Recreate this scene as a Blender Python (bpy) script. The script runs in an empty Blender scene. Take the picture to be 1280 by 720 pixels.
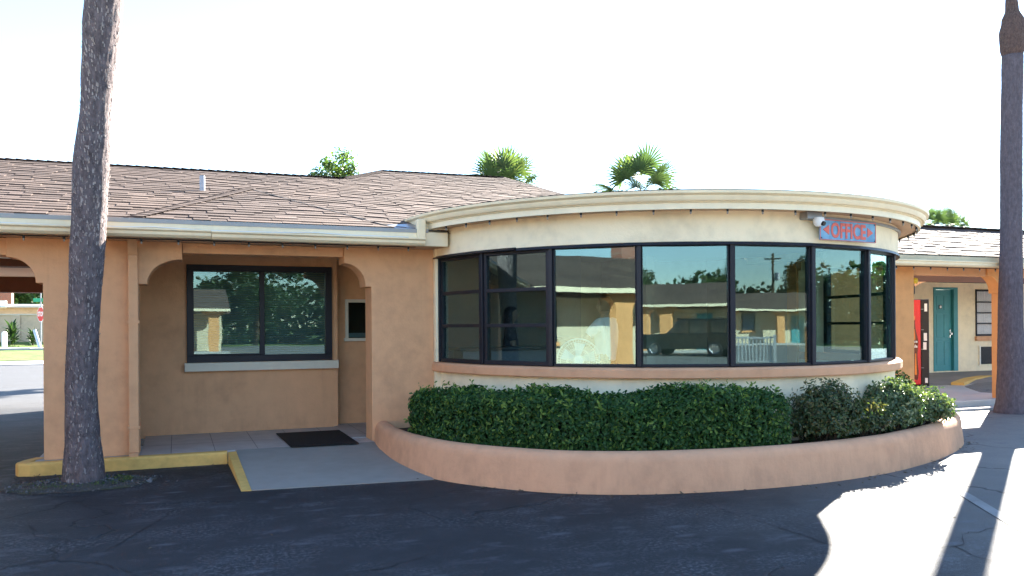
import bpy, bmesh, math, random
from mathutils import Vector, Matrix, noise

random.seed(7)
R_ = math.radians
sc = bpy.context.scene
COL = sc.collection
PI = math.pi

# ------------------------------------------------------------------ basics
def tag(o, label=None, cat=None, group=None, kind=None):
    if label: o['label'] = label
    if cat: o['category'] = cat
    if group: o['group'] = group
    if kind: o['kind'] = kind
    return o

def wm(o):
    if o is None: return Matrix()
    return wm(o.parent) @ o.matrix_parent_inverse @ Matrix.LocRotScale(o.location, o.rotation_euler, o.scale)

def thing(name, label, cat, loc=(0, 0, 0), rz=0.0, group=None):
    o = bpy.data.objects.new(name, None)
    o.empty_display_size = .2
    COL.objects.link(o)
    o.location = loc
    o.rotation_euler = (0, 0, rz)
    return tag(o, label, cat, group)

def copy_tree(o, parent=None):
    c = o.copy()
    COL.objects.link(c)
    if parent is not None:
        mi = o.matrix_parent_inverse.copy(); c.parent = parent; c.matrix_parent_inverse = mi
    for ch in list(o.children): copy_tree(ch, c)
    return c

class MB:
    """collects geometry of ONE mesh"""
    def __init__(s): s.v = []; s.f = []; s.uv = {}; s.tint = []
    def add(s, vs, fs):
        b = len(s.v); s.v += [tuple(p) for p in vs]; s.f += [tuple(i + b for i in f) for f in fs]; return b
    def box(s, x0, x1, y0, y1, z0, z1):
        s.add([(x0,y0,z0),(x1,y0,z0),(x1,y1,z0),(x0,y1,z0),(x0,y0,z1),(x1,y0,z1),(x1,y1,z1),(x0,y1,z1)],
              [(3,2,1,0),(4,5,6,7),(0,1,5,4),(1,2,6,5),(2,3,7,6),(3,0,4,7)])
        return s
    def obox(s, c, sx, sy, sz, rz=0., M=None):
        m = M or (Matrix.Translation(c) @ Matrix.Rotation(rz, 4, 'Z'))
        p = [m @ Vector((x*sx/2, y*sy/2, z*sz/2)) for z in (-1,1) for (x,y) in ((-1,-1),(1,-1),(1,1),(-1,1))]
        s.add(p, [(3,2,1,0),(4,5,6,7),(0,1,5,4),(1,2,6,5),(2,3,7,6),(3,0,4,7)])
        return s
    def beam(s, a, b, w, h):
        a = Vector(a); b = Vector(b); d = b - a; L = d.length
        q = d.to_track_quat('X', 'Z').to_matrix().to_4x4()
        return s.obox(None, L, w, h, M=Matrix.Translation((a+b)/2) @ q)
    def prism(s, poly, axis, a, b):
        """poly 2-D, extruded along axis: 'x' -> (y,z); 'y' -> (x,z); 'z' -> (x,y)"""
        n = len(poly)
        def P(p, t):
            return (t, p[0], p[1]) if axis == 'x' else (p[0], t, p[1]) if axis == 'y' else (p[0], p[1], t)
        vs = [P(p, a) for p in poly] + [P(p, b) for p in poly]
        fs = [tuple(range(n)), tuple(range(2*n-1, n-1, -1))] + [(i, i+n, (i+1) % n + n, (i+1) % n) for i in range(n)]
        s.add(vs, fs); return s
    def tube(s, pts, r, n=8, cap=True):
        pts = [Vector(p) for p in pts]; rings = []
        rs = r if isinstance(r, (list, tuple)) else [r]*len(pts)
        up = Vector((0, 0, 1)); base = len(s.v); t0 = (pts[1]-pts[0]).normalized()
        a = t0.cross(up if abs(t0.z) < .9 else Vector((1, 0, 0))).normalized()
        for i, p in enumerate(pts):
            t = (pts[min(i+1, len(pts)-1)] - pts[max(i-1, 0)]).normalized()
            a = (a - t*a.dot(t)).normalized(); b = t.cross(a)
            s.v += [tuple(p + (a*math.cos(2*PI*k/n) + b*math.sin(2*PI*k/n))*rs[i]) for k in range(n)]
        for i in range(len(pts)-1):
            for k in range(n):
                k2 = (k+1) % n
                s.f.append((base+i*n+k, base+i*n+k2, base+(i+1)*n+k2, base+(i+1)*n+k))
        if cap:
            s.f.append(tuple(base+k for k in range(n-1, -1, -1)))
            s.f.append(tuple(base+(len(pts)-1)*n+k for k in range(n)))
        return s
    def lathe(s, prof, c=(0,0,0), n=24, a0=0., a1=2*PI, M=None):
        full = abs(a1-a0-2*PI) < 1e-6; m = n if full else n+1; b = len(s.v)
        M = M or Matrix.Translation(c)
        for k in range(m):
            a = a0 + (a1-a0)*k/n
            for (r, z) in prof: s.v.append(tuple(M @ Vector((r*math.cos(a), r*math.sin(a), z))))
        q = len(prof)
        for k in range(n):
            k2 = (k+1) % m
            for i in range(q-1):
                s.f.append((b+k*q+i, b+k2*q+i, b+k2*q+i+1, b+k*q+i+1))
        return s
    def sweep(s, path, prof, closed=True, cap=True):
        """prof (offset outward to the right of travel, z) along a plan path"""
        path = [Vector((p[0], p[1], 0)) for p in path]; b = len(s.v); q = len(prof)
        for i, p in enumerate(path):
            t = (path[min(i+1, len(path)-1)] - path[max(i-1, 0)]).normalized()
            nr = Vector((t.y, -t.x, 0))
            for (o, z) in prof: s.v.append((p.x+nr.x*o, p.y+nr.y*o, z))
        for i in range(len(path)-1):
            for k in range(q if closed else q-1):
                k2 = (k+1) % q
                s.f.append((b+i*q+k, b+(i+1)*q+k, b+(i+1)*q+k2, b+i*q+k2))
        if cap and closed:
            s.f.append(tuple(b+k for k in range(q))); e = b+(len(path)-1)*q
            s.f.append(tuple(e+k for k in range(q-1, -1, -1)))
        return s
    def build(s, name, mat, parent=None, smooth=False, bevel=0., local=False, fix=True, tint=None):
        me = bpy.data.meshes.new(name)
        me.from_pydata(s.v, [], s.f)
        if fix:
            bm = bmesh.new(); bm.from_mesh(me)
            bmesh.ops.recalc_face_normals(bm, faces=bm.faces[:]); bm.to_mesh(me); bm.free()
        if s.tint:
            at = me.attributes.new('tint', 'FLOAT', 'POINT')
            at.data.foreach_set('value', s.tint)
        if isinstance(mat, (list, tuple)):
            for m in mat: me.materials.append(m)
        elif mat: me.materials.append(mat)
        if smooth: me.polygons.foreach_set('use_smooth', [True]*len(me.polygons))
        me.update()
        o = bpy.data.objects.new(name, me)
        COL.objects.link(o)
        if parent is not None:
            o.parent = parent
            if not local: o.matrix_parent_inverse = wm(parent).inverted()
        if smooth == 'auto' and hasattr(me, 'set_sharp_from_angle'):
            me.set_sharp_from_angle(angle=R_(35))
        if bevel:
            m = o.modifiers.new('bevel', 'BEVEL'); m.width = bevel; m.segments = 2
            m.limit_method = 'ANGLE'; m.angle_limit = R_(40)
        return o

def add_to_mesh_text(body, size, extrude=.004, offset=0., align='CENTER', space=1.0):
    cu = bpy.data.curves.new('lettering', 'FONT'); cu.body = body; cu.size = size; cu.extrude = extrude
    cu.offset = offset; cu.align_x = align; cu.align_y = 'CENTER'; cu.space_character = space; cu.resolution_u = 3
    ob = bpy.data.objects.new('lettering', cu); COL.objects.link(ob)
    dg = bpy.context.evaluated_depsgraph_get(); dg.update()
    me = bpy.data.meshes.new_from_object(ob.evaluated_get(dg))
    bpy.data.objects.remove(ob); bpy.data.curves.remove(cu)
    return me

def link_mesh(name, me, mat, parent=None, M=None):
    if M is not None: me.transform(M)
    me.materials.clear(); me.materials.append(mat)
    o = bpy.data.objects.new(name, me); COL.objects.link(o)
    if parent is not None:
        o.parent = parent; o.matrix_parent_inverse = wm(parent).inverted()
    return o

# ------------------------------------------------------------------ materials
MATS = {}
def new_mat(name):
    m = bpy.data.materials.new(name); m.use_nodes = True
    nt = m.node_tree
    return m, nt, nt.nodes['Principled BSDF'], nt.nodes['Material Output']
def N(nt, t, **kw):
    n = nt.nodes.new(t)
    for k, v in kw.items():
        if k.startswith('i_'): n.inputs[k[2:].replace('_', ' ')].default_value = v
        else: setattr(n, k, v)
    return n
def obj_co(nt, scale=(1, 1, 1), world=True):
    """coordinates in metres that do not follow the camera"""
    g = N(nt, 'ShaderNodeNewGeometry') if world else N(nt, 'ShaderNodeTexCoord')
    mp = N(nt, 'ShaderNodeMapping'); mp.inputs['Scale'].default_value = scale
    nt.links.new(g.outputs['Position' if world else 'Object'], mp.inputs['Vector'])
    return mp.outputs['Vector']
def noise_node(nt, co, scale, detail=4, rough=.55, dist=0.):
    n = N(nt, 'ShaderNodeTexNoise'); n.inputs['Scale'].default_value = scale; n.inputs['Detail'].default_value = detail
    n.inputs['Roughness'].default_value = rough; n.inputs['Distortion'].default_value = dist
    nt.links.new(co, n.inputs['Vector']); return n.outputs['Fac']
def ramp(nt, fac, stops):
    r = N(nt, 'ShaderNodeValToRGB'); e = r.color_ramp.elements
    while len(e) < len(stops): e.new(.5)
    for k, (p, c) in enumerate(stops):
        e[k].position = p; e[k].color = (*c, 1) if len(c) == 3 else c
    nt.links.new(fac, r.inputs['Fac']); return r.outputs['Color']
def mixc(nt, fac, a, b, mode='MIX'):
    m = N(nt, 'ShaderNodeMix', data_type='RGBA', blend_type=mode)
    for s, v in ((m.inputs[0], fac), (m.inputs[6], a), (m.inputs[7], b)):
        if hasattr(v, 'links'): nt.links.new(v, s)
        elif isinstance(v, (tuple, list)): s.default_value = (*v, 1) if len(v) == 3 else v
        else: s.default_value = v
    return m.outputs[2]
def math_n(nt, op, a, b=None, c=None, clamp=False):
    m = N(nt, 'ShaderNodeMath', operation=op); m.use_clamp = clamp
    for i, v in enumerate((a, b, c)):
        if v is None: continue
        if hasattr(v, 'links'): nt.links.new(v, m.inputs[i])
        else: m.inputs[i].default_value = v
    return m.outputs[0]
def bump(nt, p, h, strength=.3, dist=.01):
    b = N(nt, 'ShaderNodeBump'); b.inputs['Strength'].default_value = strength; b.inputs['Distance'].default_value = dist
    nt.links.new(h, b.inputs['Height']); nt.links.new(b.outputs['Normal'], p.inputs['Normal'])

def painted(name, col, rough=.6, var=.12, scale=6., bs=.15, fine=90., spec=.3, streak=False, metal=0.):
    """a real painted or plastered surface: patchy tone, fine texture"""
    m, nt, p, _ = new_mat(name)
    co = obj_co(nt)
    a = noise_node(nt, co, scale*.25, 5, .6); b = noise_node(nt, co, scale*2.2, 4)
    f = math_n(nt, 'ADD', math_n(nt, 'MULTIPLY', a, .65), math_n(nt, 'MULTIPLY', b, .35))
    dk = tuple(c*(1-var*1.3) for c in col); lt = tuple(min(1, c*(1+var)) for c in col)
    c = ramp(nt, f, [(.3, dk), (.5, col), (.7, lt)])
    if streak:
        st = noise_node(nt, obj_co(nt, (7, 7, .5)), 1.5, 4, .6)
        g = ramp(nt, st, [(.55, (0, 0, 0)), (.8, (1, 1, 1))])
        c = mixc(nt, math_n(nt, 'MULTIPLY', g, .25), c, tuple(x*.72 for x in col))
    nt.links.new(c, p.inputs['Base Color'])
    p.inputs['Roughness'].default_value = rough; p.inputs['Specular IOR Level'].default_value = spec
    p.inputs['Metallic'].default_value = metal
    if bs: bump(nt, p, noise_node(nt, co, fine, 3, .6), bs, .006)
    return m
def stucco(name, col, grime=True):
    m, nt, p, _ = new_mat(name); co = obj_co(nt)
    a = noise_node(nt, co, .9, 6, .62, .6); b = noise_node(nt, co, 7., 4)
    f = math_n(nt, 'ADD', math_n(nt, 'MULTIPLY', a, .6), math_n(nt, 'MULTIPLY', b, .4))
    c = ramp(nt, f, [(.32, tuple(x*.80 for x in col)), (.52, col), (.72, tuple(min(1, x*1.09) for x in col))])
    if grime:
        # splash-back dirt near the ground, drips lower down: stains with their own outline
        sep = N(nt, 'ShaderNodeSeparateXYZ'); nt.links.new(obj_co(nt), sep.inputs[0])
        low = math_n(nt, 'SUBTRACT', .55, sep.outputs['Z']); low = math_n(nt, 'MULTIPLY', low, 1.6, clamp=True)
        ns = noise_node(nt, obj_co(nt, (3, 3, 1)), 2.2, 5, .7)
        g = math_n(nt, 'MULTIPLY', ramp(nt, ns, [(.45, (0, 0, 0)), (.75, (1, 1, 1))]), low)
        c = mixc(nt, math_n(nt, 'MULTIPLY', g, .45), c, tuple(x*.55 for x in col))
        dr = noise_node(nt, obj_co(nt, (9, 9, .45)), 1.3, 4, .65)
        c = mixc(nt, math_n(nt, 'MULTIPLY', ramp(nt, dr, [(.55, (0, 0, 0)), (.8, (1, 1, 1))]), .24), c, tuple(x*.7 for x in col))
    nt.links.new(c, p.inputs['Base Color']); p.inputs['Roughness'].default_value = .82; p.inputs['Specular IOR Level'].default_value = .2
    h = math_n(nt, 'ADD', noise_node(nt, co, 38., 5, .65), math_n(nt, 'MULTIPLY', noise_node(nt, co, 4., 2), .8))
    bump(nt, p, h, .35, .012)
    return m

PEACH = (.70, .385, .205)
M_peach = stucco('stucco_peach', PEACH)
M_orange = stucco('stucco_orange', (.70, .345, .14))
M_band = stucco('stucco_band', (.66, .355, .20), False)
M_planter = stucco('stucco_planter', (.68, .365, .21))
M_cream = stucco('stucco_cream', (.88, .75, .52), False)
M_inside = stucco('inside_wall_dimmed', (.38, .34, .27), False)  # cream darkened in colour so the room behind the glass reads as shaded
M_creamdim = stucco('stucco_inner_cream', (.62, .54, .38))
M_ceil = painted('ceiling_paint', (.62, .50, .38), .8, .06, 3)
M_ceilwhite = painted('ceiling_white', (.78, .75, .70), .8, .05, 3)
M_brown = painted('brown_paint', (.11, .045, .025), .6, .15, 4)
M_gutter = painted('gutter_paint', (.82, .68, .45), .42, .10, 4, .05, 60, .4, True)
M_gutterpale = painted('fascia_paint', (.84, .72, .50), .5, .10, 4, .06, 60, .35, True)
M_soffit = painted('soffit_paint', (.62, .42, .28), .75, .08, 4)
M_frame = painted('bronze_frame', (.013, .013, .019), .45, .2, 5, .04, 80, .3)
M_black = painted('black_paint', (.012, .012, .013), .45, .2, 5, .05, 80, .4)
M_whitep = painted('white_paint', (.78, .77, .72), .5, .06, 5, .06)
M_sill = painted('sill_paint', (.68, .63, .50), .6, .08, 5, .1)
M_yellow = painted('kerb_yellow', (.66, .41, .12), .7, .22, 7, .3, 50)
M_rubber = painted('rubber_mat', (.012, .012, .013), .8, .25, 12, .6, 70)
M_concrete = painted('concrete', (.42, .41, .39), .85, .12, 4, .3, 70, .2)
M_concdark = painted('concrete_worn', (.24, .225, .22), .8, .15, 4, .3, 70, .25)
M_ramp = painted('ramp_concrete', (.29, .27, .24), .85, .10, 3, .25, 60, .2)
M_metal = painted('grey_metal', (.30, .31, .33), .45, .1, 5, .05, 60, .5, False, .6)
M_pvc = painted('white_pipe', (.40, .41, .45), .5, .06, 5, .03)
M_wire = painted('white_wire', (.72, .71, .68), .5, .05)
M_teal = painted('teal_door', (.045, .25, .27), .42, .12, 3, .08, 50, .45)
M_soil = painted('soil', (.05, .035, .025), .95, .3, 9, 1., 40, .1)
M_red = painted('red_panel', (.62, .018, .02), .35, .06, 3, .02, 50, .5)
M_white = painted('white_gloss', (.80, .80, .78), .4, .03, 4, .02)
M_cola = painted('dark_amber', (.10, .012, .006), .25, .2, 4, .02, 40, .5)
M_lampyel = painted('lamp_yellow', (.72, .46, .03), .4, .1, 5, .04)
M_chrome = painted('bright_metal', (.62, .62, .62), .22, .05, 5, .02, 60, .6, False, 1.)
M_brick = None

def make_asphalt():
    m, nt, p, _ = new_mat('asphalt')
    co = obj_co(nt); sep = N(nt, 'ShaderNodeSeparateXYZ'); nt.links.new(co, sep.inputs[0])
    n1 = noise_node(nt, co, .55, 6, .62, .4); n2 = noise_node(nt, co, 3.2, 5, .6); n3 = noise_node(nt, co, 140., 2, .6)
    # fresh black sealer laid round the office, older grey asphalt towards the right and out in the lot
    t = math_n(nt, 'ADD', math_n(nt, 'MULTIPLY', sep.outputs['X'], .22), math_n(nt, 'MULTIPLY', math_n(nt, 'SUBTRACT', n1, .5), .9))
    old = math_n(nt, 'SUBTRACT', t, .80, clamp=True)
    far = math_n(nt, 'MULTIPLY', math_n(nt, 'SUBTRACT', sep.outputs['Y'], 17.), .3, clamp=True)
    far2 = math_n(nt, 'MULTIPLY', math_n(nt, 'SUBTRACT', -1.5, sep.outputs['Y']), .25, clamp=True)
    old = math_n(nt, 'MAXIMUM', math_n(nt, 'MAXIMUM', old, far), far2)
    base = mixc(nt, old, (.0185, .0190, .0222), mixc(nt, far, (.185, .178, .165), (.085, .084, .084)))
    base = mixc(nt, ramp(nt, n2, [(.4, (0, 0, 0)), (.75, (1, 1, 1))]), base, mixc(nt, .25, base, (.06, .062, .07)))
    # scuffed patches where the sealer has worn through, drawn out sideways
    sc1 = noise_node(nt, obj_co(nt, (2.0, 3.7, 1)), 1.2, 9, .72, .2)
    msk = noise_node(nt, co, .42, 2)
    scf = math_n(nt, 'MULTIPLY', ramp(nt, sc1, [(.54, (0, 0, 0)), (.68, (1, 1, 1))]), ramp(nt, msk, [(.36, (0, 0, 0)), (.58, (1, 1, 1))]))
    base = mixc(nt, math_n(nt, 'MULTIPLY', scf, .70), base, (.105, .11, .125))
    spots = N(nt, 'ShaderNodeTexVoronoi'); spots.inputs['Scale'].default_value = 2.6
    mp = obj_co(nt, (.75, 1.9, 1)); nt.links.new(mp, spots.inputs['Vector'])
    sp = ramp(nt, math_n(nt, 'ADD', spots.outputs['Distance'], math_n(nt, 'MULTIPLY', n2, .16)), [(.16, (1, 1, 1)), (.32, (0, 0, 0))])
    sepc = N(nt, 'ShaderNodeSeparateColor'); nt.links.new(spots.outputs['Color'], sepc.inputs[0])
    sp = math_n(nt, 'MULTIPLY', sp, math_n(nt, 'GREATER_THAN', sepc.outputs[0], .52))
    base = mixc(nt, math_n(nt, 'MULTIPLY', sp, .65), base, (.10, .105, .12))
    # cracks
    v = N(nt, 'ShaderNodeTexVoronoi', feature='DISTANCE_TO_EDGE'); v.inputs['Scale'].default_value = .36
    wob = N(nt, 'ShaderNodeTexNoise'); wob.inputs['Scale'].default_value = 1.7; wob.inputs['Detail'].default_value = 6
    nt.links.new(co, wob.inputs['Vector'])
    vm = N(nt, 'ShaderNodeVectorMath', operation='MULTIPLY_ADD'); vm.inputs[1].default_value = (.9, .9, 0)
    nt.links.new(wob.outputs['Color'], vm.inputs[0]); nt.links.new(co, vm.inputs[2]); nt.links.new(vm.outputs[0], v.inputs['Vector'])
    cr = ramp(nt, v.outputs['Distance'], [(.0025, (1, 1, 1)), (.006, (0, 0, 0))])
    cm = ramp(nt, noise_node(nt, co, .5, 2), [(.45, (0, 0, 0)), (.55, (1, 1, 1))])
    crm = math_n(nt, 'MULTIPLY', cr, cm)
    base = mixc(nt, math_n(nt, 'MULTIPLY', crm, .85), base, (.006, .006, .007))
    grit = ramp(nt, n3, [(.35, (.55, .55, .55)), (.7, (1.5, 1.5, 1.5))])
    base = mixc(nt, .8, base, grit, 'MULTIPLY')
    # aggregate showing where the sealer has rubbed off
    ag = ramp(nt, noise_node(nt, co, 34., 3, .75), [(.50, (0, 0, 0)), (.60, (1, 1, 1))])
    wr = ramp(nt, noise_node(nt, obj_co(nt, (.8, 1.3, 1)), 1.1, 6, .65, .3), [(.46, (0, 0, 0)), (.64, (1, 1, 1))])
    base = mixc(nt, math_n(nt, 'MULTIPLY', math_n(nt, 'MULTIPLY', ag, wr), .8), base, (.115, .117, .128))
    oil = ramp(nt, noise_node(nt, co, .8, 5, .6, .5), [(.66, (0, 0, 0)), (.74, (1, 1, 1))])
    base = mixc(nt, math_n(nt, 'MULTIPLY', oil, .45), base, (.008, .008, .009))
    nt.links.new(base, p.inputs['Base Color'])
    p.inputs['Roughness'].default_value = .72; p.inputs['Specular IOR Level'].default_value = .35
    h = math_n(nt, 'SUBTRACT', math_n(nt, 'ADD', n3, math_n(nt, 'MULTIPLY', n2, .6)), math_n(nt, 'MULTIPLY', crm, 1.5))
    bump(nt, p, h, .55, .012)
    return m
M_asphalt = make_asphalt()

def make_shingle(name, c1, c2):
    m, nt, p, _ = new_mat(name); co = obj_co(nt)
    at = N(nt, 'ShaderNodeAttribute', attribute_name='tint')
    c = ramp(nt, at.outputs['Fac'], [(0., tuple(x*.80 for x in c1)), (.5, c1), (1., c2)])
    g = ramp(nt, noise_node(nt, co, 160., 2, .7), [(.3, (.62, .62, .62)), (.7, (1.35, 1.35, 1.35))])
    c = mixc(nt, .8, c, g, 'MULTIPLY')
    st = ramp(nt, noise_node(nt, co, .7, 5, .6), [(.4, (.82, .82, .84)), (.65, (1.08, 1.07, 1.05))])
    c = mixc(nt, 1., c, st, 'MULTIPLY')
    nt.links.new(c, p.inputs['Base Color']); p.inputs['Roughness'].default_value = .9; p.inputs['Specular IOR Level'].default_value = .15
    bump(nt, p, noise_node(nt, co, 150., 2), .5, .004)
    return m
M_shingle = make_shingle('shingle_tan', (.128, .093, .077), (.165, .121, .101))
M_shinglecap = make_shingle('shingle_cap', (.19, .13, .103), (.24, .165, .135))
M_flash = painted('dark_flashing', (.02, .018, .018), .7, .2)

def make_bark(name, base, flake, dark, scale=1., amount=.5):
    m, nt, p, _ = new_mat(name)
    co = obj_co(nt, (1, 1, .55))
    n = noise_node(nt, co, 9*scale, 6, .65); n2 = noise_node(nt, obj_co(nt, (1, 1, .3)), 34*scale, 4, .7)
    c = ramp(nt, noise_node(nt, obj_co(nt, (1, 1, .7)), 16*scale, 6, .7), [(.28, dark), (.52, base), (.75, tuple(x*1.25 for x in base))])
    f1 = noise_node(nt, obj_co(nt, (1, 1, .45)), 38*scale, 5, .68, .3); f2 = noise_node(nt, obj_co(nt, (1, 1, .6)), 2.6*scale, 3)
    fl = ramp(nt, math_n(nt, 'ADD', f1, math_n(nt, 'MULTIPLY', math_n(nt, 'SUBTRACT', f2, .5), .35)), [(amount, (0, 0, 0)), (amount+.07, (1, 1, 1))])
    c = mixc(nt, math_n(nt, 'MULTIPLY', fl, .8), c, flake)
    w = ramp(nt, n2, [(.3, (.6, .6, .6)), (.7, (1.3, 1.3, 1.3))]); c = mixc(nt, .8, c, w, 'MULTIPLY')
    nt.links.new(c, p.inputs['Base Color']); p.inputs['Roughness'].default_value = .9; p.inputs['Specular IOR Level'].default_value = .15
    bump(nt, p, math_n(nt, 'ADD', n2, math_n(nt, 'MULTIPLY', fl, .6)), .8, .02)
    return m
M_bark = make_bark('palm_bark', (.140, .112, .113), (.35, .305, .295), (.060, .047, .048), 1., .56)
M_bark2 = make_bark('smooth_palm_bark', (.118, .098, .112), (.26, .24, .24), (.09, .075, .085), 1.1, .66)
M_fibre = make_bark('palm_fibre', (.135, .088, .078), (.23, .17, .15), (.06, .038, .036), 2., .55)
M_wood = make_bark('branch_bark', (.07, .05, .035), (.12, .1, .08), (.03, .02, .015), 1., .7)

def make_leaf(name, c1, c2, c3, rough=.42, trans=.3, spec=.4):
    m, nt, p, out = new_mat(name)
    at = N(nt, 'ShaderNodeAttribute', attribute_name='tint')
    c = ramp(nt, at.outputs['Fac'], [(0., c1), (.55, c2), (1., c3)])
    nt.links.new(c, p.inputs['Base Color']); p.inputs['Roughness'].default_value = rough
    p.inputs['Specular IOR Level'].default_value = spec
    tr = N(nt, 'ShaderNodeBsdfTranslucent')
    tc = mixc(nt, 1., c, (1.5, 1.7, .6), 'MULTIPLY'); nt.links.new(tc, tr.inputs['Color'])
    mx = N(nt, 'ShaderNodeMixShader'); mx.inputs[0].default_value = trans
    nt.links.new(p.outputs[0], mx.inputs[1]); nt.links.new(tr.outputs[0], mx.inputs[2]); nt.links.new(mx.outputs[0], out.inputs[0])
    return m
M_hedge = make_leaf('hedge_leaf', (.016, .050, .016), (.036, .096, .025), (.17, .26, .055), .42, .22, .22)
M_shrubdark = make_leaf('shrub_leaf_dark', (.030, .054, .022), (.062, .100, .036), (.16, .13, .055), .42, .22)
M_shrublit = make_leaf('shrub_leaf_pale_lit', (.045, .085, .040), (.085, .135, .060), (.24, .27, .14), .34, .18)  # pale leaves, tints raised further to stand in for sun highlights
M_tree = make_leaf('tree_leaf', (.045, .08, .028), (.08, .13, .045), (.18, .21, .075), .5, .42)
M_treedk = make_leaf('tree_leaf_dark', (.012, .032, .012), (.024, .055, .018), (.05, .09, .03), .5, .3)
M_frond = make_leaf('palm_frond', (.045, .075, .042), (.075, .11, .06), (.17, .17, .085), .5, .32)
M_stem = painted('twig', (.05, .035, .022), .9, .2)

def make_glass(name, tint, refl_ior, extra):
    m, nt, p, out = new_mat(name); nt.nodes.remove(p)
    tr = N(nt, 'ShaderNodeBsdfTransparent'); tr.inputs[0].default_value = (*tint, 1)
    gl = N(nt, 'ShaderNodeBsdfGlossy'); gl.inputs['Roughness'].default_value = .012; gl.inputs['Color'].default_value = (.68, .93, 1., 1)
    co = obj_co(nt)
    b = N(nt, 'ShaderNodeBump'); b.inputs['Strength'].default_value = .025; b.inputs['Distance'].default_value = .02
    nt.links.new(noise_node(nt, co, 1.6, 2), b.inputs['Height']); nt.links.new(b.outputs[0], gl.inputs['Normal'])
    ge = N(nt, 'ShaderNodeNewGeometry'); dt = N(nt, 'ShaderNodeVectorMath', operation='DOT_PRODUCT')
    nt.links.new(ge.outputs['Incoming'], dt.inputs[0]); nt.links.new(ge.outputs['Normal'], dt.inputs[1])
    c_ = math_n(nt, 'ABSOLUTE', dt.outputs['Value']); pw = math_n(nt, 'POWER', math_n(nt, 'SUBTRACT', 1., c_), 5.)
    f0 = ((refl_ior-1)/(refl_ior+1))**2 + extra          # the same from both sides of the sheet
    f = math_n(nt, 'ADD', f0, math_n(nt, 'MULTIPLY', pw, 1-f0), clamp=True)
    mx = N(nt, 'ShaderNodeMixShader'); nt.links.new(f, mx.inputs[0])
    nt.links.new(tr.outputs[0], mx.inputs[1]); nt.links.new(gl.outputs[0], mx.inputs[2]); nt.links.new(mx.outputs[0], out.inputs[0])
    return m
M_glass = make_glass('window_glass', (.74, .86, .86), 1.45, .042)
M_glassclear = make_glass('clear_window_glass', (.95, .96, .96), 1.45, .0)
M_glassdark = make_glass('car_glass', (.10, .12, .12), 1.5, .03)

def make_tile():
    m, nt, p, _ = new_mat('porch_tile'); co = obj_co(nt); sep = N(nt, 'ShaderNodeSeparateXYZ'); nt.links.new(co, sep.inputs[0])
    def line(v, off, per):
        f = math_n(nt, 'FRACT', math_n(nt, 'DIVIDE', math_n(nt, 'ADD', v, off), per))
        return math_n(nt, 'LESS_THAN', f, .016)
    g = math_n(nt, 'MAXIMUM', line(sep.outputs['X'], 10.07, .455), line(sep.outputs['Y'], .39, .91))
    n = noise_node(nt, co, 5., 5, .6)
    c = ramp(nt, n, [(.3, (.37, .34, .32)), (.7, (.49, .45, .42))])
    c = mixc(nt, g, c, (.10, .09, .085))
    nt.links.new(c, p.inputs['Base Color']); p.inputs['Roughness'].default_value = .5
    bump(nt, p, math_n(nt, 'SUBTRACT', math_n(nt, 'MULTIPLY', noise_node(nt, co, 60, 3), .3), g), .4, .006)
    return m
M_tile = make_tile()

def make_grass():
    m, nt, p, _ = new_mat('lawn'); co = obj_co(nt)
    c = ramp(nt, noise_node(nt, co, 1.2, 6, .65), [(.3, (.06, .12, .02)), (.5, (.12, .19, .035)), (.72, (.20, .23, .06))])
    c = mixc(nt, .8, c, ramp(nt, noise_node(nt, co, 40, 3, .7), [(.3, (.6, .6, .6)), (.7, (1.3, 1.3, 1.3))]), 'MULTIPLY')
    nt.links.new(c, p.inputs['Base Color']); p.inputs['Roughness'].default_value = .95
    bump(nt, p, noise_node(nt, co, 60, 3), 1., .03); return m
M_grass = make_grass()
M_paint = painted('road_paint', (.22, .22, .215), .8, .2, 9, .3)
M_blockwall = stucco('block_wall', (.55, .41, .29))
M_houseroof = painted('blue_grey_roof', (.22, .27, .28), .8, .12, 3)
M_sunpale = painted('pale_siding', (.50, .47, .40), .8, .08)

def make_brick():
    m, nt, p, _ = new_mat('brick'); tc = N(nt, 'ShaderNodeTexCoord')
    b = N(nt, 'ShaderNodeTexBrick'); b.inputs['Scale'].default_value = 5.
    b.inputs['Color1'].default_value = (.30, .09, .05, 1); b.inputs['Color2'].default_value = (.22, .07, .045, 1); b.inputs['Mortar'].default_value = (.3, .26, .22, 1)
    mp = N(nt, 'ShaderNodeMapping'); mp.inputs['Rotation'].default_value = (R_(90), 0, R_(30)); nt.links.new(tc.outputs['Object'], mp.inputs[0]); nt.links.new(mp.outputs[0], b.inputs['Vector'])
    nt.links.new(b.outputs[0], p.inputs['Base Color']); p.inputs['Roughness'].default_value = .9; return m
M_brick = make_brick()

# skin, hair, cloth
M_skin = painted('skin', (.33, .19, .125), .5, .06, 8, .05, 120)
M_hair = painted('dark_hair', (.014, .010, .008), .5, .2, 20, .4, 120)
M_shirt = painted('white_cotton', (.74, .75, .76), .85, .05, 8, .2, 70, .1)
M_denim = painted('dark_denim', (.05, .06, .10), .9, .12, 10, .2, 90, .1)
M_darkshirt = painted('dark_cotton', (.05, .05, .055), .9, .1, 8, .2, 70, .1)
M_shoe = painted('shoe', (.03, .03, .03), .6)

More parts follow.
